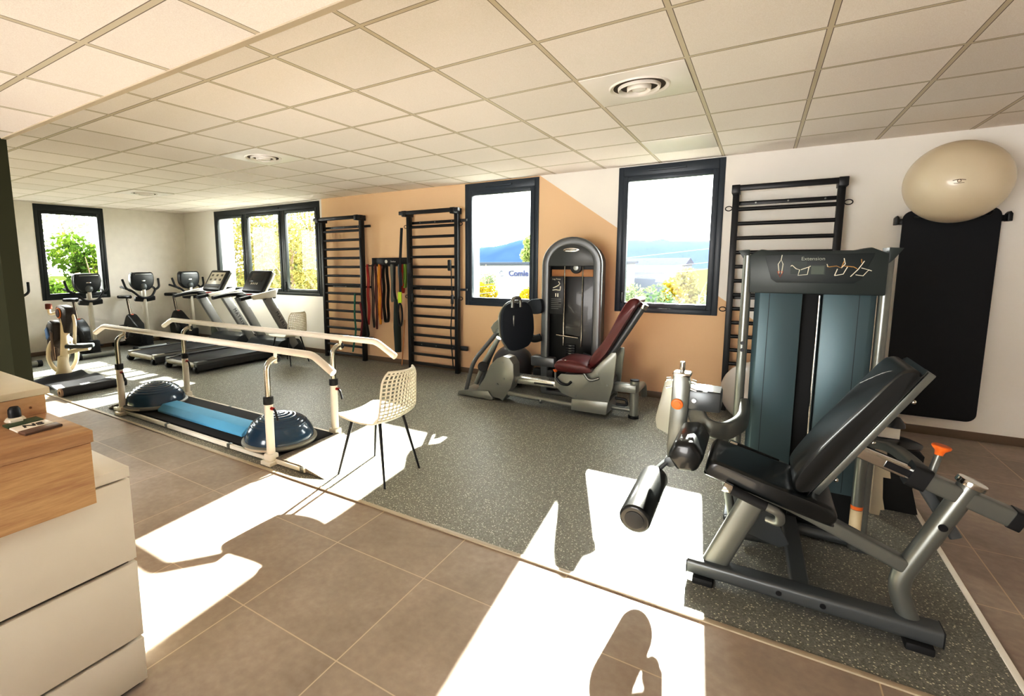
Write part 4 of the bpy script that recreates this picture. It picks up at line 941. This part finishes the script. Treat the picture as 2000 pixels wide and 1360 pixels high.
# ================================================================== treadmills
def make_treadmill(name, label, group, light, logo):
    """deck runs along +y, console at the +y end; origin at the rear middle"""
    t = thing(name, label, 'treadmill', (0, 0, 0), group)
    W = .43
    bm = BM(); box2(bm, (-W+.09, .06, .13), (W-.09, 1.45, .155), bev=.006); obj('belt', bm, P('running_belt', '#1a1b1f', .5), t)
    for s in (-1, 1):
        x = s*(W-.05)
        bm = BM(); box2(bm, (x-.045, .03, .09), (x+.045, 1.50, .17), bev=.012); r = obj('side_rail', bm, lgd if not light else P('pale_silver', '#a7a7a2', .3, metal=.6), t)
        bm = BM(); box2(bm, (x-.049, .20, .165), (x+.049, 1.45, .178), bev=.003); obj('foot_strip', bm, P('strip_grey', '#37393c', .6), r)
        bm = BM(); box2(bm, (s*W-.012, .04, .04), (s*W+.006, 1.50, .13), bev=.004); obj('side_skirt', bm, P('graphite', '#3c3e40', .4), r)
        bm = BM(); cyl(bm, (x-.03, .055, .055), (x+.03, .055, .055), .05, n=20, bev=.006); obj('rear_wheel', bm, blackp, t)
        bm = BM(); tube(bm, [(s*(W-.03), 1.80, .15), (s*(W-.05), 1.30, 1.02)], 0, prof=(.035, .075, .015), up=(0, 1, 0)); up = obj('upright', bm, P('treadmill_silver', '#a3a4a4', .35, metal=.4), t)
        bm = BM(); tube(bm, [(s*(W-.06), 1.38, 1.06), (s*(W-.06), 1.10, 1.06), (s*(W-.07), .82, 1.02)], 0, prof=(.03, .028, .014), up=(0, 0, 1), rad=.1); h = obj('handrail', bm, blackp, t)
        bm = BM(); prism(bm, [(1.02, 1.00), (1.44, 1.02), (1.50, 1.16), (1.40, 1.14), (.98, 1.07)], 'x', s*(W-.015)-.02, s*(W-.015)+.02, bev=.01); obj('arm_cover', bm, P('treadmill_white', '#e2dfd6', .35), h)
        if s > 0 and logo:
            d = Vector((0, .50, -.87)).normalized()
            text(logo, .085, P('logo_dark', '#3a3d42', .5), up, frame_M((s*(W-.04)+.038, 1.53, .62), (0, .50, -.87), (0, .87, .50)), space=1.25)
            text(logo, .085, P('logo_dark', '#3a3d42', .5), up, frame_M((s*(W-.04), 1.475, .585), (0, .50, -.87), (-1, 0, 0)), space=1.25)
    bm = BM(); cyl(bm, (-W+.06, .06, .11), (W-.06, .06, .11), .04, n=20); obj('rear_roller', bm, P('roller_grey', '#8f8a7c', .4), t)
    bm = BM(); prism(bm, [(1.42, .05), (1.42, .19), (1.52, .27), (1.70, .30), (1.90, .26), (1.98, .14), (1.98, .05)], 'x', -W+.01, W-.01, bev=.02); obj('motor_hood', bm, P('hood_dark', '#24282a', .35), t)
    bm = BM(); box2(bm, (-W+.06, 1.24, .99), (W-.06, 1.50, 1.06), bev=.02); br = obj('crossbar', bm, blackp, t)
    bm = BM(); box(bm, (0, 1.42, 1.27), (.56, .07, .42), rot=(R(-32), 0, 0), bev=.035, seg=3); co = obj('console', bm, P('treadmill_console', '#1c1e20' if not light else '#2a2c2e', .35), t)
    bm = BM(); box(bm, (0, 1.455, 1.245), (.58, .05, .40), rot=(R(-32), 0, 0), bev=.025); obj('console_back', bm, P('treadmill_white', '#e2dfd6', .35), co)
    n = Vector((0, -math.cos(R(32)), math.sin(R(32)))); c = Vector((0, 1.42, 1.27))+n*.036
    up = Vector((0, math.sin(R(32)), math.cos(R(32))))
    def screen(cx, cz, w, h, m, nm, e=.0):
        bm = BM(); q = c+Vector((cx, 0, 0))+up*cz+n*e; box(bm, q, (w, .004, h), rot=(R(-32), 0, 0), bev=.001); return obj(nm, bm, m, co)
    if light:
        screen(0, .03, .42, .24, P('pale_screen', '#b9b3a4', .3), 'screen')
        k = 0
        for cx in (-.14, 0, .14):
            for cz in (.09, .0): screen(cx, cz, .06, .04, P('screen_icon', '#5a564c', .4), 'screen_icon', .003)
        screen(0, -.15, .40, .05, P('key_grey', '#4c4c4c', .4), 'key_pad')
    else:
        screen(0, .06, .34, .16, P('dark_screen', '#0b0c0e', .15), 'screen')
        for cx in (-.08, -.03, .02, .07): screen(cx, -.06, .03, .035, P('key_pale', '#b8b4aa', .4), 'key', .002)
    bm = BM(); box2(bm, (-.05, 1.22, 1.05), (.05, 1.27, 1.075), bev=.008); obj('stop_key', bm, redp, br)
    return t
tmB = make_treadmill('treadmill', 'silver treadmill with a dark console, nearer the window wall bars', 'treadmills by the window', False, 'MATRIX')
tmB.location = (-6.17, 1.42, 0)
tmA = make_treadmill('treadmill', 'treadmill with a pale lit console screen, next to the exercise bikes', 'treadmills by the window', True, 'MATRIX')
tmA.location = (-7.30, 1.40, 0)
# ================================================================== upright bikes (face +x)
def make_bike(name, label, group):
    t = thing(name, label, 'exercise bike', (0, 0, 0), group)
    bm = BM(); tube(bm, [(.50, -.27, .05), (.50, .27, .05)], .042, n=16); fs = obj('front_stabiliser', bm, silver, t)
    for s in (-1, 1):
        bm = BM(); cyl(bm, (.50, s*.25, .05), (.50, s*.31, .05), .052, bev=.006); obj('end_cap', bm, rubber, fs)
    bm = BM(); tube(bm, [(-.46, -.24, .045), (-.46, .24, .045)], .038, n=16); obj('rear_stabiliser', bm, blackp, t)
    bm = BM(); prism(bm, [(-.50, .03), (.50, .03), (.50, .11), (-.50, .09)], 'y', -.05, .05, bev=.012); obj('base_beam', bm, blackp, t)
    bm = BM(); prism(bm, smoothpoly([(-.34, .12), (-.38, .34), (-.30, .50), (-.20, .62), (-.10, .60), (.05, .50), (.22, .40), (.30, .22), (.28, .09), (-.2, .08)], 4), 'y', -.085, .085, bev=.03, seg=3); bo = obj('drive_cover', bm, P('bike_black', '#111214', .4), t)
    bm = BM(); box2(bm, (.30, -.06, .09), (.46, .06, .30), bev=.02); lo = obj('post_foot', bm, blackp, t)
    for s in (-1, 1):
        bm = BM(); cyl(bm, (-.02, s*.085, .29), (-.02, s*.12, .29), .07, n=28, bev=.006); cr = obj('crank_disc', bm, P('disc_grey', '#55585a', .4), bo)
        bm = BM(); tube(bm, [(-.02, s*.125, .29), (-.02+s*.08, s*.13, .29-s*.14)], .014, n=8); obj('crank', bm, silver, cr)
        bm = BM(); box(bm, (-.02+s*.08, s*.19, .29-s*.14), (.11, .10, .025), bev=.006); obj('pedal', bm, rubber, cr)
    bm = BM(); tube(bm, [(-.20, 0, .56), (-.30, 0, .93)], .022, n=14); sp = obj('seat_post', bm, P('post_dark_chrome', '#8a8076', .25, metal=.9), t)
    bm = BM(); cyl(bm, (-.19, 0, .53), (-.205, 0, .60), .04, bev=.005); obj('post_collar', bm, blackp, sp)
    bm = BM(); cyl(bm, (-.165, 0, .60), (-.13, 0, .61), .028, bev=.006); obj('height_knob', bm, P('salmon_knob', '#c86a52', .4), sp)
    bm = BM(); prism(bm, smoothpoly([(-.44, -.11), (-.47, 0), (-.44, .11), (-.34, .10), (-.24, .04), (-.16, .02), (-.14, 0), (-.16, -.02), (-.24, -.04), (-.34, -.10)], 4), 'z', .925, .985, bev=.02, seg=3); obj('seat', bm, vinylb, t)
    bm = BM(); tube(bm, [(.38, 0, .22), (.345, 0, 1.15)], 0, prof=(.04, .03, .012), up=(0, 1, 0)); fp = obj('front_post', bm, P('post_silver', '#b4b0a6', .3, metal=.5), t)
    bm = BM()
    for s in (-1, 1): box(bm, (.385, s*.10, .94), (.05, .15, .08), rot=(s*R(8), R(25), 0), bev=.01)
    box(bm, (.36, 0, .94), (.04, .07, .05)); obj('bottle_tray', bm, blackp, fp)
    # console: rounded shell, its back towards +x
    DZ = -.075; DX = .045
    def up_(bm): bm.transform(Matrix.Translation((DX, 0, DZ))); return bm
    bm = BM(); prism(bm, smoothpoly([(-.17, 1.24), (-.20, 1.34), (-.19, 1.47), (-.12, 1.50), (.12, 1.50), (.19, 1.47), (.20, 1.34), (.17, 1.24), (.08, 1.17), (-.08, 1.17)], 4), 'x', .20, .33, bev=.03, seg=3); co = obj('console', up_(bm), P('console_dark', '#1e2324', .3), t)
    bm = BM(); sphere(bm, (.325, 0, 1.24), .06, sc=(.8, 1, 1), n=20); obj('neck', up_(bm), P('neck_grey', '#565b5c', .3), co)
    bm = BM(); box2(bm, (.328, -.13, 1.455), (.335, .15, 1.475), bev=.003); obj('edge_strip', up_(bm), silver, co)
    bm = BM(); box2(bm, (.329, -.035, 1.335), (.334, .035, 1.355), bev=.002); obj('badge', up_(bm), chrome, co)
    bm = BM(); prism(bm, [(-.15, 1.27), (.15, 1.27), (.15, 1.45), (-.15, 1.45)], 'x', .194, .20, bev=.001); obj('screen', up_(bm), P('dark_screen', '#0b0c0e', .15), co)
    bm = BM()
    tube(bm, [(.0, -.24, 1.24), (.16, -.25, 1.22), (.34, -.20, 1.17), (.38, -.10, 1.05), (.38, 0, 1.03), (.38, .10, 1.05), (.34, .20, 1.17), (.16, .25, 1.22), (.0, .24, 1.24)], .019, rad=.1, n=12)
    for s in (-1, 1):
        tube(bm, [(.30, s*.21, 1.17), (.30, s*.29, 1.22), (.24, s*.31, 1.38)], .019, rad=.06, n=12)
    obj('handlebar', up_(bm), rubber, t)
    return t
bk1 = make_bike('exercise_bike', 'black upright exercise bike standing in front of the side window', 'upright exercise bikes')
dup(bk1, (-8.95, 2.17, 0), None, 'black upright exercise bike against the white wall, middle of the three whole ones')
dup(bk1, (-8.95, 3.05, 0), None, 'black upright exercise bike in the corner behind the treadmill with the pale screen')
dup(bk1, (-8.92, .20, 0), None, 'black exercise bike mostly hidden behind the end of the green wall')
bk1.location = (-8.92, 1.29, 0)

# bin
t = thing('waste_bin', 'small grey-green cylindrical bin behind the treadmills', 'bin', (-8.05, 3.25, 0))
bm = BM(); lathe(bm, [(0, .0), (.12, 0), (.125, .02), (.135, .36), (.14, .38), (.13, .38), (.12, .36), (.115, .02), (0, .02)], (-8.05, 3.25, 0)); obj('body', bm, P('bin_grey_green', '#6b7064', .4), t)
bm = BM(); lathe(bm, [(.128, .362), (.144, .362), (.146, .385), (.128, .385)], (-8.05, 3.25, 0)); obj('rim', bm, blackp, t)

# ================================================================== white arm trainer
def mv(bm, x, y, z): bm.transform(Matrix.Translation((x, y, z))); return bm
t = thing('arm_trainer', 'white-framed seated trainer with dark brown panels and an open wheel near the green wall', 'exercise machine', (-7.3, .45, 0))
wf = P('warm_white_frame', '#e6d9c2', .35)
bm = BM(); tube(bm, [(-7.22, .38, 0), (-7.22, .39, .16), (-7.22, .41, .34), (-7.23, .43, .52), (-7.27, .46, .76), (-7.30, .48, .92)], .05, rad=.1, n=16, n_f=4, rs=None); obj('column', bm, wf, t)
bm = BM(); lathe(bm, [(0, 0), (.115, 0), (.11, .03), (.075, .12), (.055, .30), (0, .30)], (-7.22, .38, 0), n=24); obj('foot', bm, wf, t)
bm = BM(); tube(bm, [(-7.21, .43, .34), (-7.10, .55, .38), (-6.96, .62, .40)], .03, rad=.08, n=12, rs=None); obj('seat_arm', bm, wf, t)
bm = BM(); prism(bm, [(-7.18, .42), (-7.06, .36), (-6.86, .50), (-6.84, .62), (-6.94, .68)], 'z', .42, .47, bev=.012); s_ = obj('seat', bm, P('grey_black_seat', '#33383a', .4), t)
bm = BM(); prism(bm, [(-7.17, .425), (-7.06, .375), (-6.87, .51), (-6.855, .61), (-6.94, .665)], 'z', .469, .474, bev=.001); obj('seat_edge', bm, silver, s_)
bm = BM(); tube(bm, [(-7.40+.0*k, .45+.17*math.cos(a), .30+.26*math.sin(a)) for k, a in [(0, 2*math.pi*i/32) for i in range(33)]], .028, n=12, cap=False); obj('wheel', bm, wf, t)
bm = BM(); cyl(bm, (-7.42, .45, .30), (-7.38, .45, .30), .09, n=24, bev=.01); obj('wheel_hub', bm, silver, t)
brn = P('brown_black_cover', '#2c211a', .4)
bm = BM(); prism(bm, [(-7.66, .72), (-7.55, .80), (-7.42, .76), (-7.42, .52), (-7.50, .40), (-7.50, .22), (-7.64, .20), (-7.68, .45)], 'y', .22, .34, bev=.02); dc = obj('side_cover', mv(bm, .14, .10, 0), brn, t)
bm = BM(); prism(bm, [(-7.67, .66), (-7.60, .70), (-7.55, .58), (-7.64, .52)], 'y', .205, .225, bev=.004); obj('blue_cover', mv(bm, .14, .10, 0), P('dusty_blue', '#6484b4', .5), dc)
bm = BM(); prism(bm, [(-7.50, .66), (-7.43, .64), (-7.43, .24), (-7.50, .22)], 'y', .205, .222, bev=.004); obj('tan_cover', mv(bm, .14, .10, 0), P('taupe_cover', '#6a5644', .45), dc)
bm = BM(); prism(bm, smoothpoly([(-7.52, 1.10), (-7.40, 1.14), (-7.20, 1.10), (-7.16, 1.0), (-7.24, .84), (-7.32, .74), (-7.42, .90), (-7.50, 1.0)], 4), 'y', .34, .46, bev=.02); hd = obj('head_cover', mv(bm, .10, .08, -.13), brn, t)
bm = BM(); cyl(bm, (-7.40, .325, 1.03), (-7.40, .34, 1.03), .075, n=28, bev=.003); rg = obj('drive_ring', mv(bm, .10, .08, -.13), P('orange_ring', '#e38a3c', .4), hd)
bm = BM(); cyl(bm, (-7.40, .318, 1.03), (-7.40, .328, 1.03), .06, n=28); obj('drive_hub', mv(bm, .10, .08, -.13), P('dark_brown_hub', '#3a140c', .4), rg)
bm = BM(); tube(bm, [(-7.46, .36, 1.04), (-7.62, .30, 1.00), (-7.62, .30, 1.12)], .02, rad=.05, n=12); cr = obj('crank_arm', mv(bm, .10, .08, -.13), wf, t)
bm = BM(); cyl(bm, (-7.62, .30, 1.08), (-7.62, .30, 1.16), .04, bev=.01); obj('handle', mv(bm, .10, .08, -.13), P('dark_orange_handle', '#6b2c14', .5), cr)
bm = BM(); tube(bm, [(-7.22, .42, 1.08), (-7.12, .42, .92), (-7.24, .43, .60)], .022, rad=.1, n=12); obj('side_strut', mv(bm, .10, .08, -.13), wf, t)

# ================================================================== crumpled black mat with pale marks
def heightmat(name, x0, x1, y0, y1, f, mat, n=44, m=20, th=.008):
    bm = BM(); g = [[bm.verts.new((x0+(x1-x0)*i/n, y0+(y1-y0)*j/m, f(i/n, j/m))) for j in range(m+1)] for i in range(n+1)]
    for i in range(n):
        for j in range(m): bm.faces.new((g[i][j], g[i+1][j], g[i+1][j+1], g[i][j+1]))
    bmesh.ops.solidify(bm, geom=bm.faces, thickness=th); return bm
def matm():
    m, nt, b = nodes('black_mat_with_marks'); vec, (x, y, z) = xyz(nt)
    a = mth(nt, 'MULTIPLY', mth(nt, 'GREATER_THAN', x, .10), mth(nt, 'LESS_THAN', x, .30))
    k = mth(nt, 'LESS_THAN', mth(nt, 'ABSOLUTE', mth(nt, 'SUBTRACT', mth(nt, 'MODULO', mth(nt, 'ADD', y, 10), .30), .15)), .05)
    c = mixc(nt, mth(nt, 'MULTIPLY', a, k), lin('#2c2c30'), lin('#cfcfd0'))
    nt.links.new(c, b.inputs['Base Color']); b.inputs['Roughness'].default_value = .6; return m
mm = matm()
bm = heightmat('m', -.62, .56, -.33, .33, lambda u, v: .014+.05*math.sin(2.6*u*math.pi+1.6*v)**2*(1-u)**.5+.02*math.sin(4*v+2*u)**2, None)
bm.transform(Matrix.Rotation(R(3), 4, 'Z'))
o = obj('floor_mat', bm, mm, sharp=70); o.location = (-6.56, .28, 0); tag(o, 'rumpled black floor mat with pale marks and a rolled edge near the trainer', 'mat')
bm = BM(); tube(bm, [(.585, -.36, .055), (.60, -.1, .055), (.585, .15, .05), (.60, .33, .045)], .054, rad=.2, n=18)
e = obj('rolled_edge', bm, P('dark_mat_roll', '#2a2a2e', .4), None); e.parent = o; e.location = (0, 0, 0)
bm = BM(); lathe(bm, [(.02, -.003), (.055, -.003), (.056, .02), (.02, .02)], (.585, -.364, .055), rot=(R(90), 0, 0), n=20); q = obj('roll_end', bm, P('roll_end_brown', '#9a8270', .7), None); q.parent = o; q.location = (0, 0, 0)

# ================================================================== outside
ground = P('outdoor_ground', '#2e321a', 1, var=.3, scale=.3, spec=0)
bm = BM(); box2(bm, (-300, -20, -4.2), (300, 420, -4.0))
struct('ground', bm, ground)
def hill(name, x0, x1, y, zb, prof, mat, depth=60):
    bm = BM(); n = 80; rows = []
    for k in range(7):
        f = k/6; rows.append([bm.verts.new((x0+(x1-x0)*i/n, y+depth*f, zb+(prof(i/n)-zb)*math.sin(math.pi/2*f) + 1.2*math.sin(i*1.7+k*2.1)*f)) for i in range(n+1)])
    for k in range(6):
        for i in range(n): bm.faces.new((rows[k][i], rows[k][i+1], rows[k+1][i+1], rows[k+1][i]))
    o = obj(name, bm, mat, sharp=180); o['kind'] = 'structure'; return o
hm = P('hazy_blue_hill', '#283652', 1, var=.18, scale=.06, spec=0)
def ridge(u):
    x = -520+740*u
    K = [(-520, 26), (-300, 24), (-240, 14), (-205, 17), (-192, 19.5), (-182, 22.6), (-155, 22.8), (-120, 20), (-79, 17.6), (-30, 15.4), (60, 16), (220, 20)]
    for (a, p), (b, q) in zip(K, K[1:]):
        if a <= x <= b: return p+(q-p)*(x-a)/(b-a)+.35*math.sin(x*.35)+.25*math.sin(x*.9)
    return 18
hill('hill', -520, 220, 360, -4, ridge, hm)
def leaves_mesh(bm, c, r, n, s, sc=(1, 1, 1), shell=.35):
    for _ in range(n):
        d = Vector((random.gauss(0, 1), random.gauss(0, 1), random.gauss(0, 1))).normalized()
        k = r*(shell+(1-shell)*random.random()**.6)
        p = Vector(c)+Vector((d.x*sc[0]*k, d.y*sc[1]*k, d.z*sc[2]*k))
        a = Vector((random.gauss(0, 1), random.gauss(0, 1), random.gauss(0, 1))).normalized(); b = a.orthogonal().normalized(); w = s*(.6+.8*random.random())
        bm.faces.new([bm.verts.new(p+a*w), bm.verts.new(p+b*w*.55), bm.verts.new(p-a*w), bm.verts.new(p-b*w*.55)])
def tree(x, y, h, r, label, mat, n=1500, s=.10, zb=-4, name='tree', blobs=9, cat='tree', trunk=True, sparse=1., sc=1.):
    t = thing(name, label, cat, (x, y, zb), 'trees and bushes outside the windows')
    random.seed(int(x*31+y*17)); bm = BM()
    for k in range(blobs):
        f = (k+.5)/blobs; a = random.random()*6.28; q = r*.5*random.random()
        zz = zb+h*(.32+.62*f); rr = r*(.62-.28*abs(f-.4))
        leaves_mesh(bm, (x+q*math.cos(a), y+q*math.sin(a), zz), rr, int(n/blobs), s, sc=(1, 1, 1.1*sc), shell=.25)
    obj('foliage', bm, mat, t, sharp=180)
    bm = BM()
    tube(bm, [(x, y, zb), (x+.05, y, zb+h*.4), (x, y+.05, zb+h*.85)], .10+.012*h, n=8, rs=[1.2, .8, .25])
    for k in range(7):
        a = k*2.4; z1 = zb+h*(.3+.08*k); tube(bm, [(x, y, z1), (x+r*.7*math.cos(a), y+r*.7*math.sin(a), z1+h*.18)], .035, n=6, rs=[1, .3])
    obj('trunk', bm, P('bark', '#6b5a48', .9), t)
    return t
yel = mat_leaves('autumn_leaves', ['#3c3e28', '#605c36', '#6c643a', '#4e5636'])
grn = mat_leaves('green_leaves', ['#1e2c14', '#38481c', '#566428'])
olv = mat_leaves('olive_leaves', ['#4a5440', '#5e6850', '#767662'])
gol = mat_leaves('golden_leaves', ['#5a4c14', '#645818', '#4c4a22'])
pop = mat_leaves('poplar_leaves', ['#5c6a44', '#74804e', '#868c5a'])
pal = mat_leaves('pale_leaves', ['#3c4c3a', '#4c5c44', '#5a6244'])
# beyond the three-part window
for x, y, h, r, m, lab in [
    (-21.6, 12.6, 8.6, 2.2, yel, 'yellow-green autumn tree filling the first pane of the three-part window'),
    (-25.5, 18.5, 9.6, 2.8, olv, 'greyish olive tree farther back behind the first pane'),
    (-18.6, 12.2, 8.2, 2.0, yel, 'bright yellow-green tree filling the middle pane of the three-part window'),
    (-21.4, 17.6, 9.6, 2.7, yel, 'tall yellowing tree farther back behind the middle pane'),
    (-15.9, 11.6, 7.3, 1.8, yel, 'loose golden tree in the last pane of the three-part window'),
    (-18.2, 18.0, 8.7, 2.4, olv, 'pale olive tree farther back behind the last pane')]:
    tree(x, y, h, r, lab, m, n=3000, s=.085)
# beyond the side window
for x, y, h, r, m, lab, n, s in [
    (-17.5, 4.9, 6.6, 1.35, grn, 'leafy green bush tree low in the side window', 3600, .09),
    (-15.2, 3.3, 5.3, .75, grn, 'dark green shrub at the bottom of the side window', 2200, .07),
    (-23.0, 6.4, 8.4, 2.2, olv, 'thin grey-leaved tree rising in the side window', 1300, .09),
    (-20.2, 4.0, 7.6, .42, yel, 'slim bright green cypress at the edge of the side window', 2600, .08)]:
    tree(x, y, h, r, lab, m, n=n, s=s)
# beyond the middle and end windows
for x, y, h, r, m, lab, n, s, bl in [
    (-7.6, 13.4, 5.7, .7, olv, 'half-bare grey bush at the side of the middle window', 700, .05, 7),
    (-6.95, 12.2, 4.95, 1.05, gol, 'low golden bush along the bottom of the middle window', 3600, .06, 6),
    (-5.5, 12.4, 4.68, 1.1, gol, 'low yellow bush at the bottom corner of the middle window', 3600, .06, 6),
    (-27.4, 64.0, 9.3, 2.0, pop, 'pale green poplar before the hills in the middle window', 4200, .2, 11),
    (-1.75, 16.0, 5.0, 1.0, gol, 'golden tree top in the middle of the end window', 2400, .07, 7),
    (-1.9, 9.2, 4.85, .95, grn, 'leafy bush low at the side of the end window', 2400, .06, 7),
    (-1.1, 10.2, 4.95, 1.15, pal, 'pale blue-green bush low in the end window', 4200, .06, 7),
    (-.05, 10.0, 4.95, 1.05, pal, 'pale green bush at the far edge of the end window', 4200, .06, 7),
    (-.55, 8.3, 4.7, 1.0, grn, 'broad leafy green bush at the bottom of the end window', 4200, .055, 7),
    (-2.2, 12.6, 4.95, 1.0, olv, 'dull olive bush at the side of the end window behind the leafy one', 3000, .06, 7),
    (-6.3, 14.6, 4.62, 1.0, gol, 'golden bush in the middle of the bottom row behind the others', 3600, .06, 6),
    (-8.9, 16.0, 5.3, .8, olv, 'greyish olive bush under the hills in the middle window', 2600, .06, 7),
    (-.75, 14.0, 5.6, .7, yel, 'yellow-green tree rising above the wires in the end window', 1800, .07, 7)]:
    tree(x, y, h, r, lab, m, n=n, s=s, blobs=bl)
# warehouse with a sign
t = thing('warehouse', 'long white warehouse with blue sign letters beyond the middle window', 'building', (-8, 40, -4))
bm = BM(); box2(bm, (-44, 46, -4), (-12.0, 60, 1.25)); obj('wall', bm, P('warehouse_white', '#7c7e82', 1, spec=0), t)
bm = BM(); box2(bm, (-44.3, 45.7, 1.25), (-11.7, 60.3, 1.5)); obj('roof', bm, P('roof_grey', '#3a3e44', 1, spec=0), t)
text('Comle', .85, P('sign_blue', '#0a1840', .5), t, frame_M((-21.0, 45.9, .30), (1, 0, 0), (0, 0, 1)), depth=.02, bold=.02)
bm = BM(); tube(bm, [(-23.0+.32*math.cos(a), 45.9, .35+.28*math.sin(a)) for a in [R(40+k*14) for k in range(20)]], .07, n=6); obj('logo', bm, P('sign_grey', '#7a86a0', .5), t)
t = thing('low_building', 'low pale roofed building under the hills in the end window', 'building', (-10, 62, -4))
bm = BM(); box2(bm, (-14.5, 62, -4), (-7, 72, 1.0)); obj('wall', bm, P('pale_wall', '#565a62', 1, spec=0), t)
bm = BM(); prism(bm, [(62, 1.0), (67, 1.9), (72, 1.0)], 'x', -14.8, -6.7); obj('roof', bm, P('lilac_roof', '#2a2e3a', 1, spec=0), t)
bm = BM()
for k in range(5): box2(bm, (-14.0+k*1.4, 61.95, .1), (-13.1+k*1.4, 62.02, .7))
obj('window_band', bm, P('far_glass', '#5a6478', .3), t)
for i, (z, y) in enumerate(((1.66, 11.6), (1.30, 11.4), (1.12, 11.2))):
    bm = BM(); pts = [(-12+20*k/20, y, z+(.105+.01*i)*(-12+k+2.05)-(0 if i else 0)) for k in range(21)]
    tube(bm, pts, .011, n=6)
    tag(obj('overhead_wire', bm, P('wire_dark', '#4a4c50', .6), origin=(0, 11.4, z)), ['topmost black overhead wire crossing in front of the hills', 'middle black overhead wire crossing below the hills', 'lowest black overhead wire crossing over the bushes'][i], 'wire', 'overhead wires outside')

# ================================================================== light, sky, camera
sun = bpy.data.lights.new('sun', 'SUN'); sun.energy = 38.0; sun.angle = R(.6); sun.color = (1, .95, .86)
so = bpy.data.objects.new('sun', sun); C.objects.link(so)
d = Vector((.095, -1, -.464)); so.rotation_euler = d.to_track_quat('-Z', 'Y').to_euler(); so.location = (0, 20, 12)
w = bpy.data.worlds.new('sky'); bpy.context.scene.world = w; w.use_nodes = True
nt = w.node_tree; bg = nt.nodes['Background']
tc = nt.nodes.new('ShaderNodeTexCoord'); sx = nt.nodes.new('ShaderNodeSeparateXYZ'); nt.links.new(tc.outputs['Generated'], sx.inputs[0])
cr = ramp(nt, sx.outputs[2], [(0., (1.0, .97, .94, 1)), (.35, (1, .98, .96, 1)), (1., (.86, .93, 1, 1))])
nt.links.new(cr, bg.inputs[0]); bg.inputs[1].default_value = 7.4
cam = bpy.data.cameras.new('camera'); co = bpy.data.objects.new('camera', cam); C.objects.link(co)
Rv = Vector((0.8431263, 0.53766854, -0.00711231)); Uv = Vector((-0.05981634, 0.10692733, 0.99246589)); Fv = Vector((-0.53437819, 0.83634866, -0.1223146))
M = Matrix.Identity(4)
for i in range(3): M[i][0] = Rv[i]; M[i][1] = Uv[i]; M[i][2] = -Fv[i]
M[0][3], M[1][3], M[2][3] = 0.99731808, -2.36568298, 1.57476349
co.matrix_world = M
cam.sensor_width = 36; cam.sensor_fit = 'HORIZONTAL'; cam.lens = 950.2557/2000*36
cam.shift_x = (1000-877.65985)/2000; cam.shift_y = -(680-629.08096)/2000
cam.clip_start = .05; cam.clip_end = 1000
S = bpy.context.scene; S.camera = co
S.view_settings.view_transform = 'Standard'; S.view_settings.look = 'None'; S.view_settings.exposure = 1.05; S.view_settings.gamma = 1.0
vs = S.view_settings; vs.use_curve_mapping = True; cm = vs.curve_mapping
cm.white_level = (8, 8, 8); cm.extend = 'HORIZONTAL'
cv = cm.curves[3]
for a, b in ((.05, .034), (.12, .115), (.25, .29), (.5, .595), (.8, .785), (1.2, .87), (2, .90), (3.25, .93), (5, .96)): cv.points.new(a/8, b)
cm.update()
cy = S.cycles
cy.use_denoising = True; cy.max_bounces = 10; cy.diffuse_bounces = 6; cy.glossy_bounces = 4; cy.transparent_max_bounces = 12
cy.caustics_refractive = False; cy.caustics_reflective = True; cy.blur_glossy = 1.0; cy.sample_clamp_indirect = 6
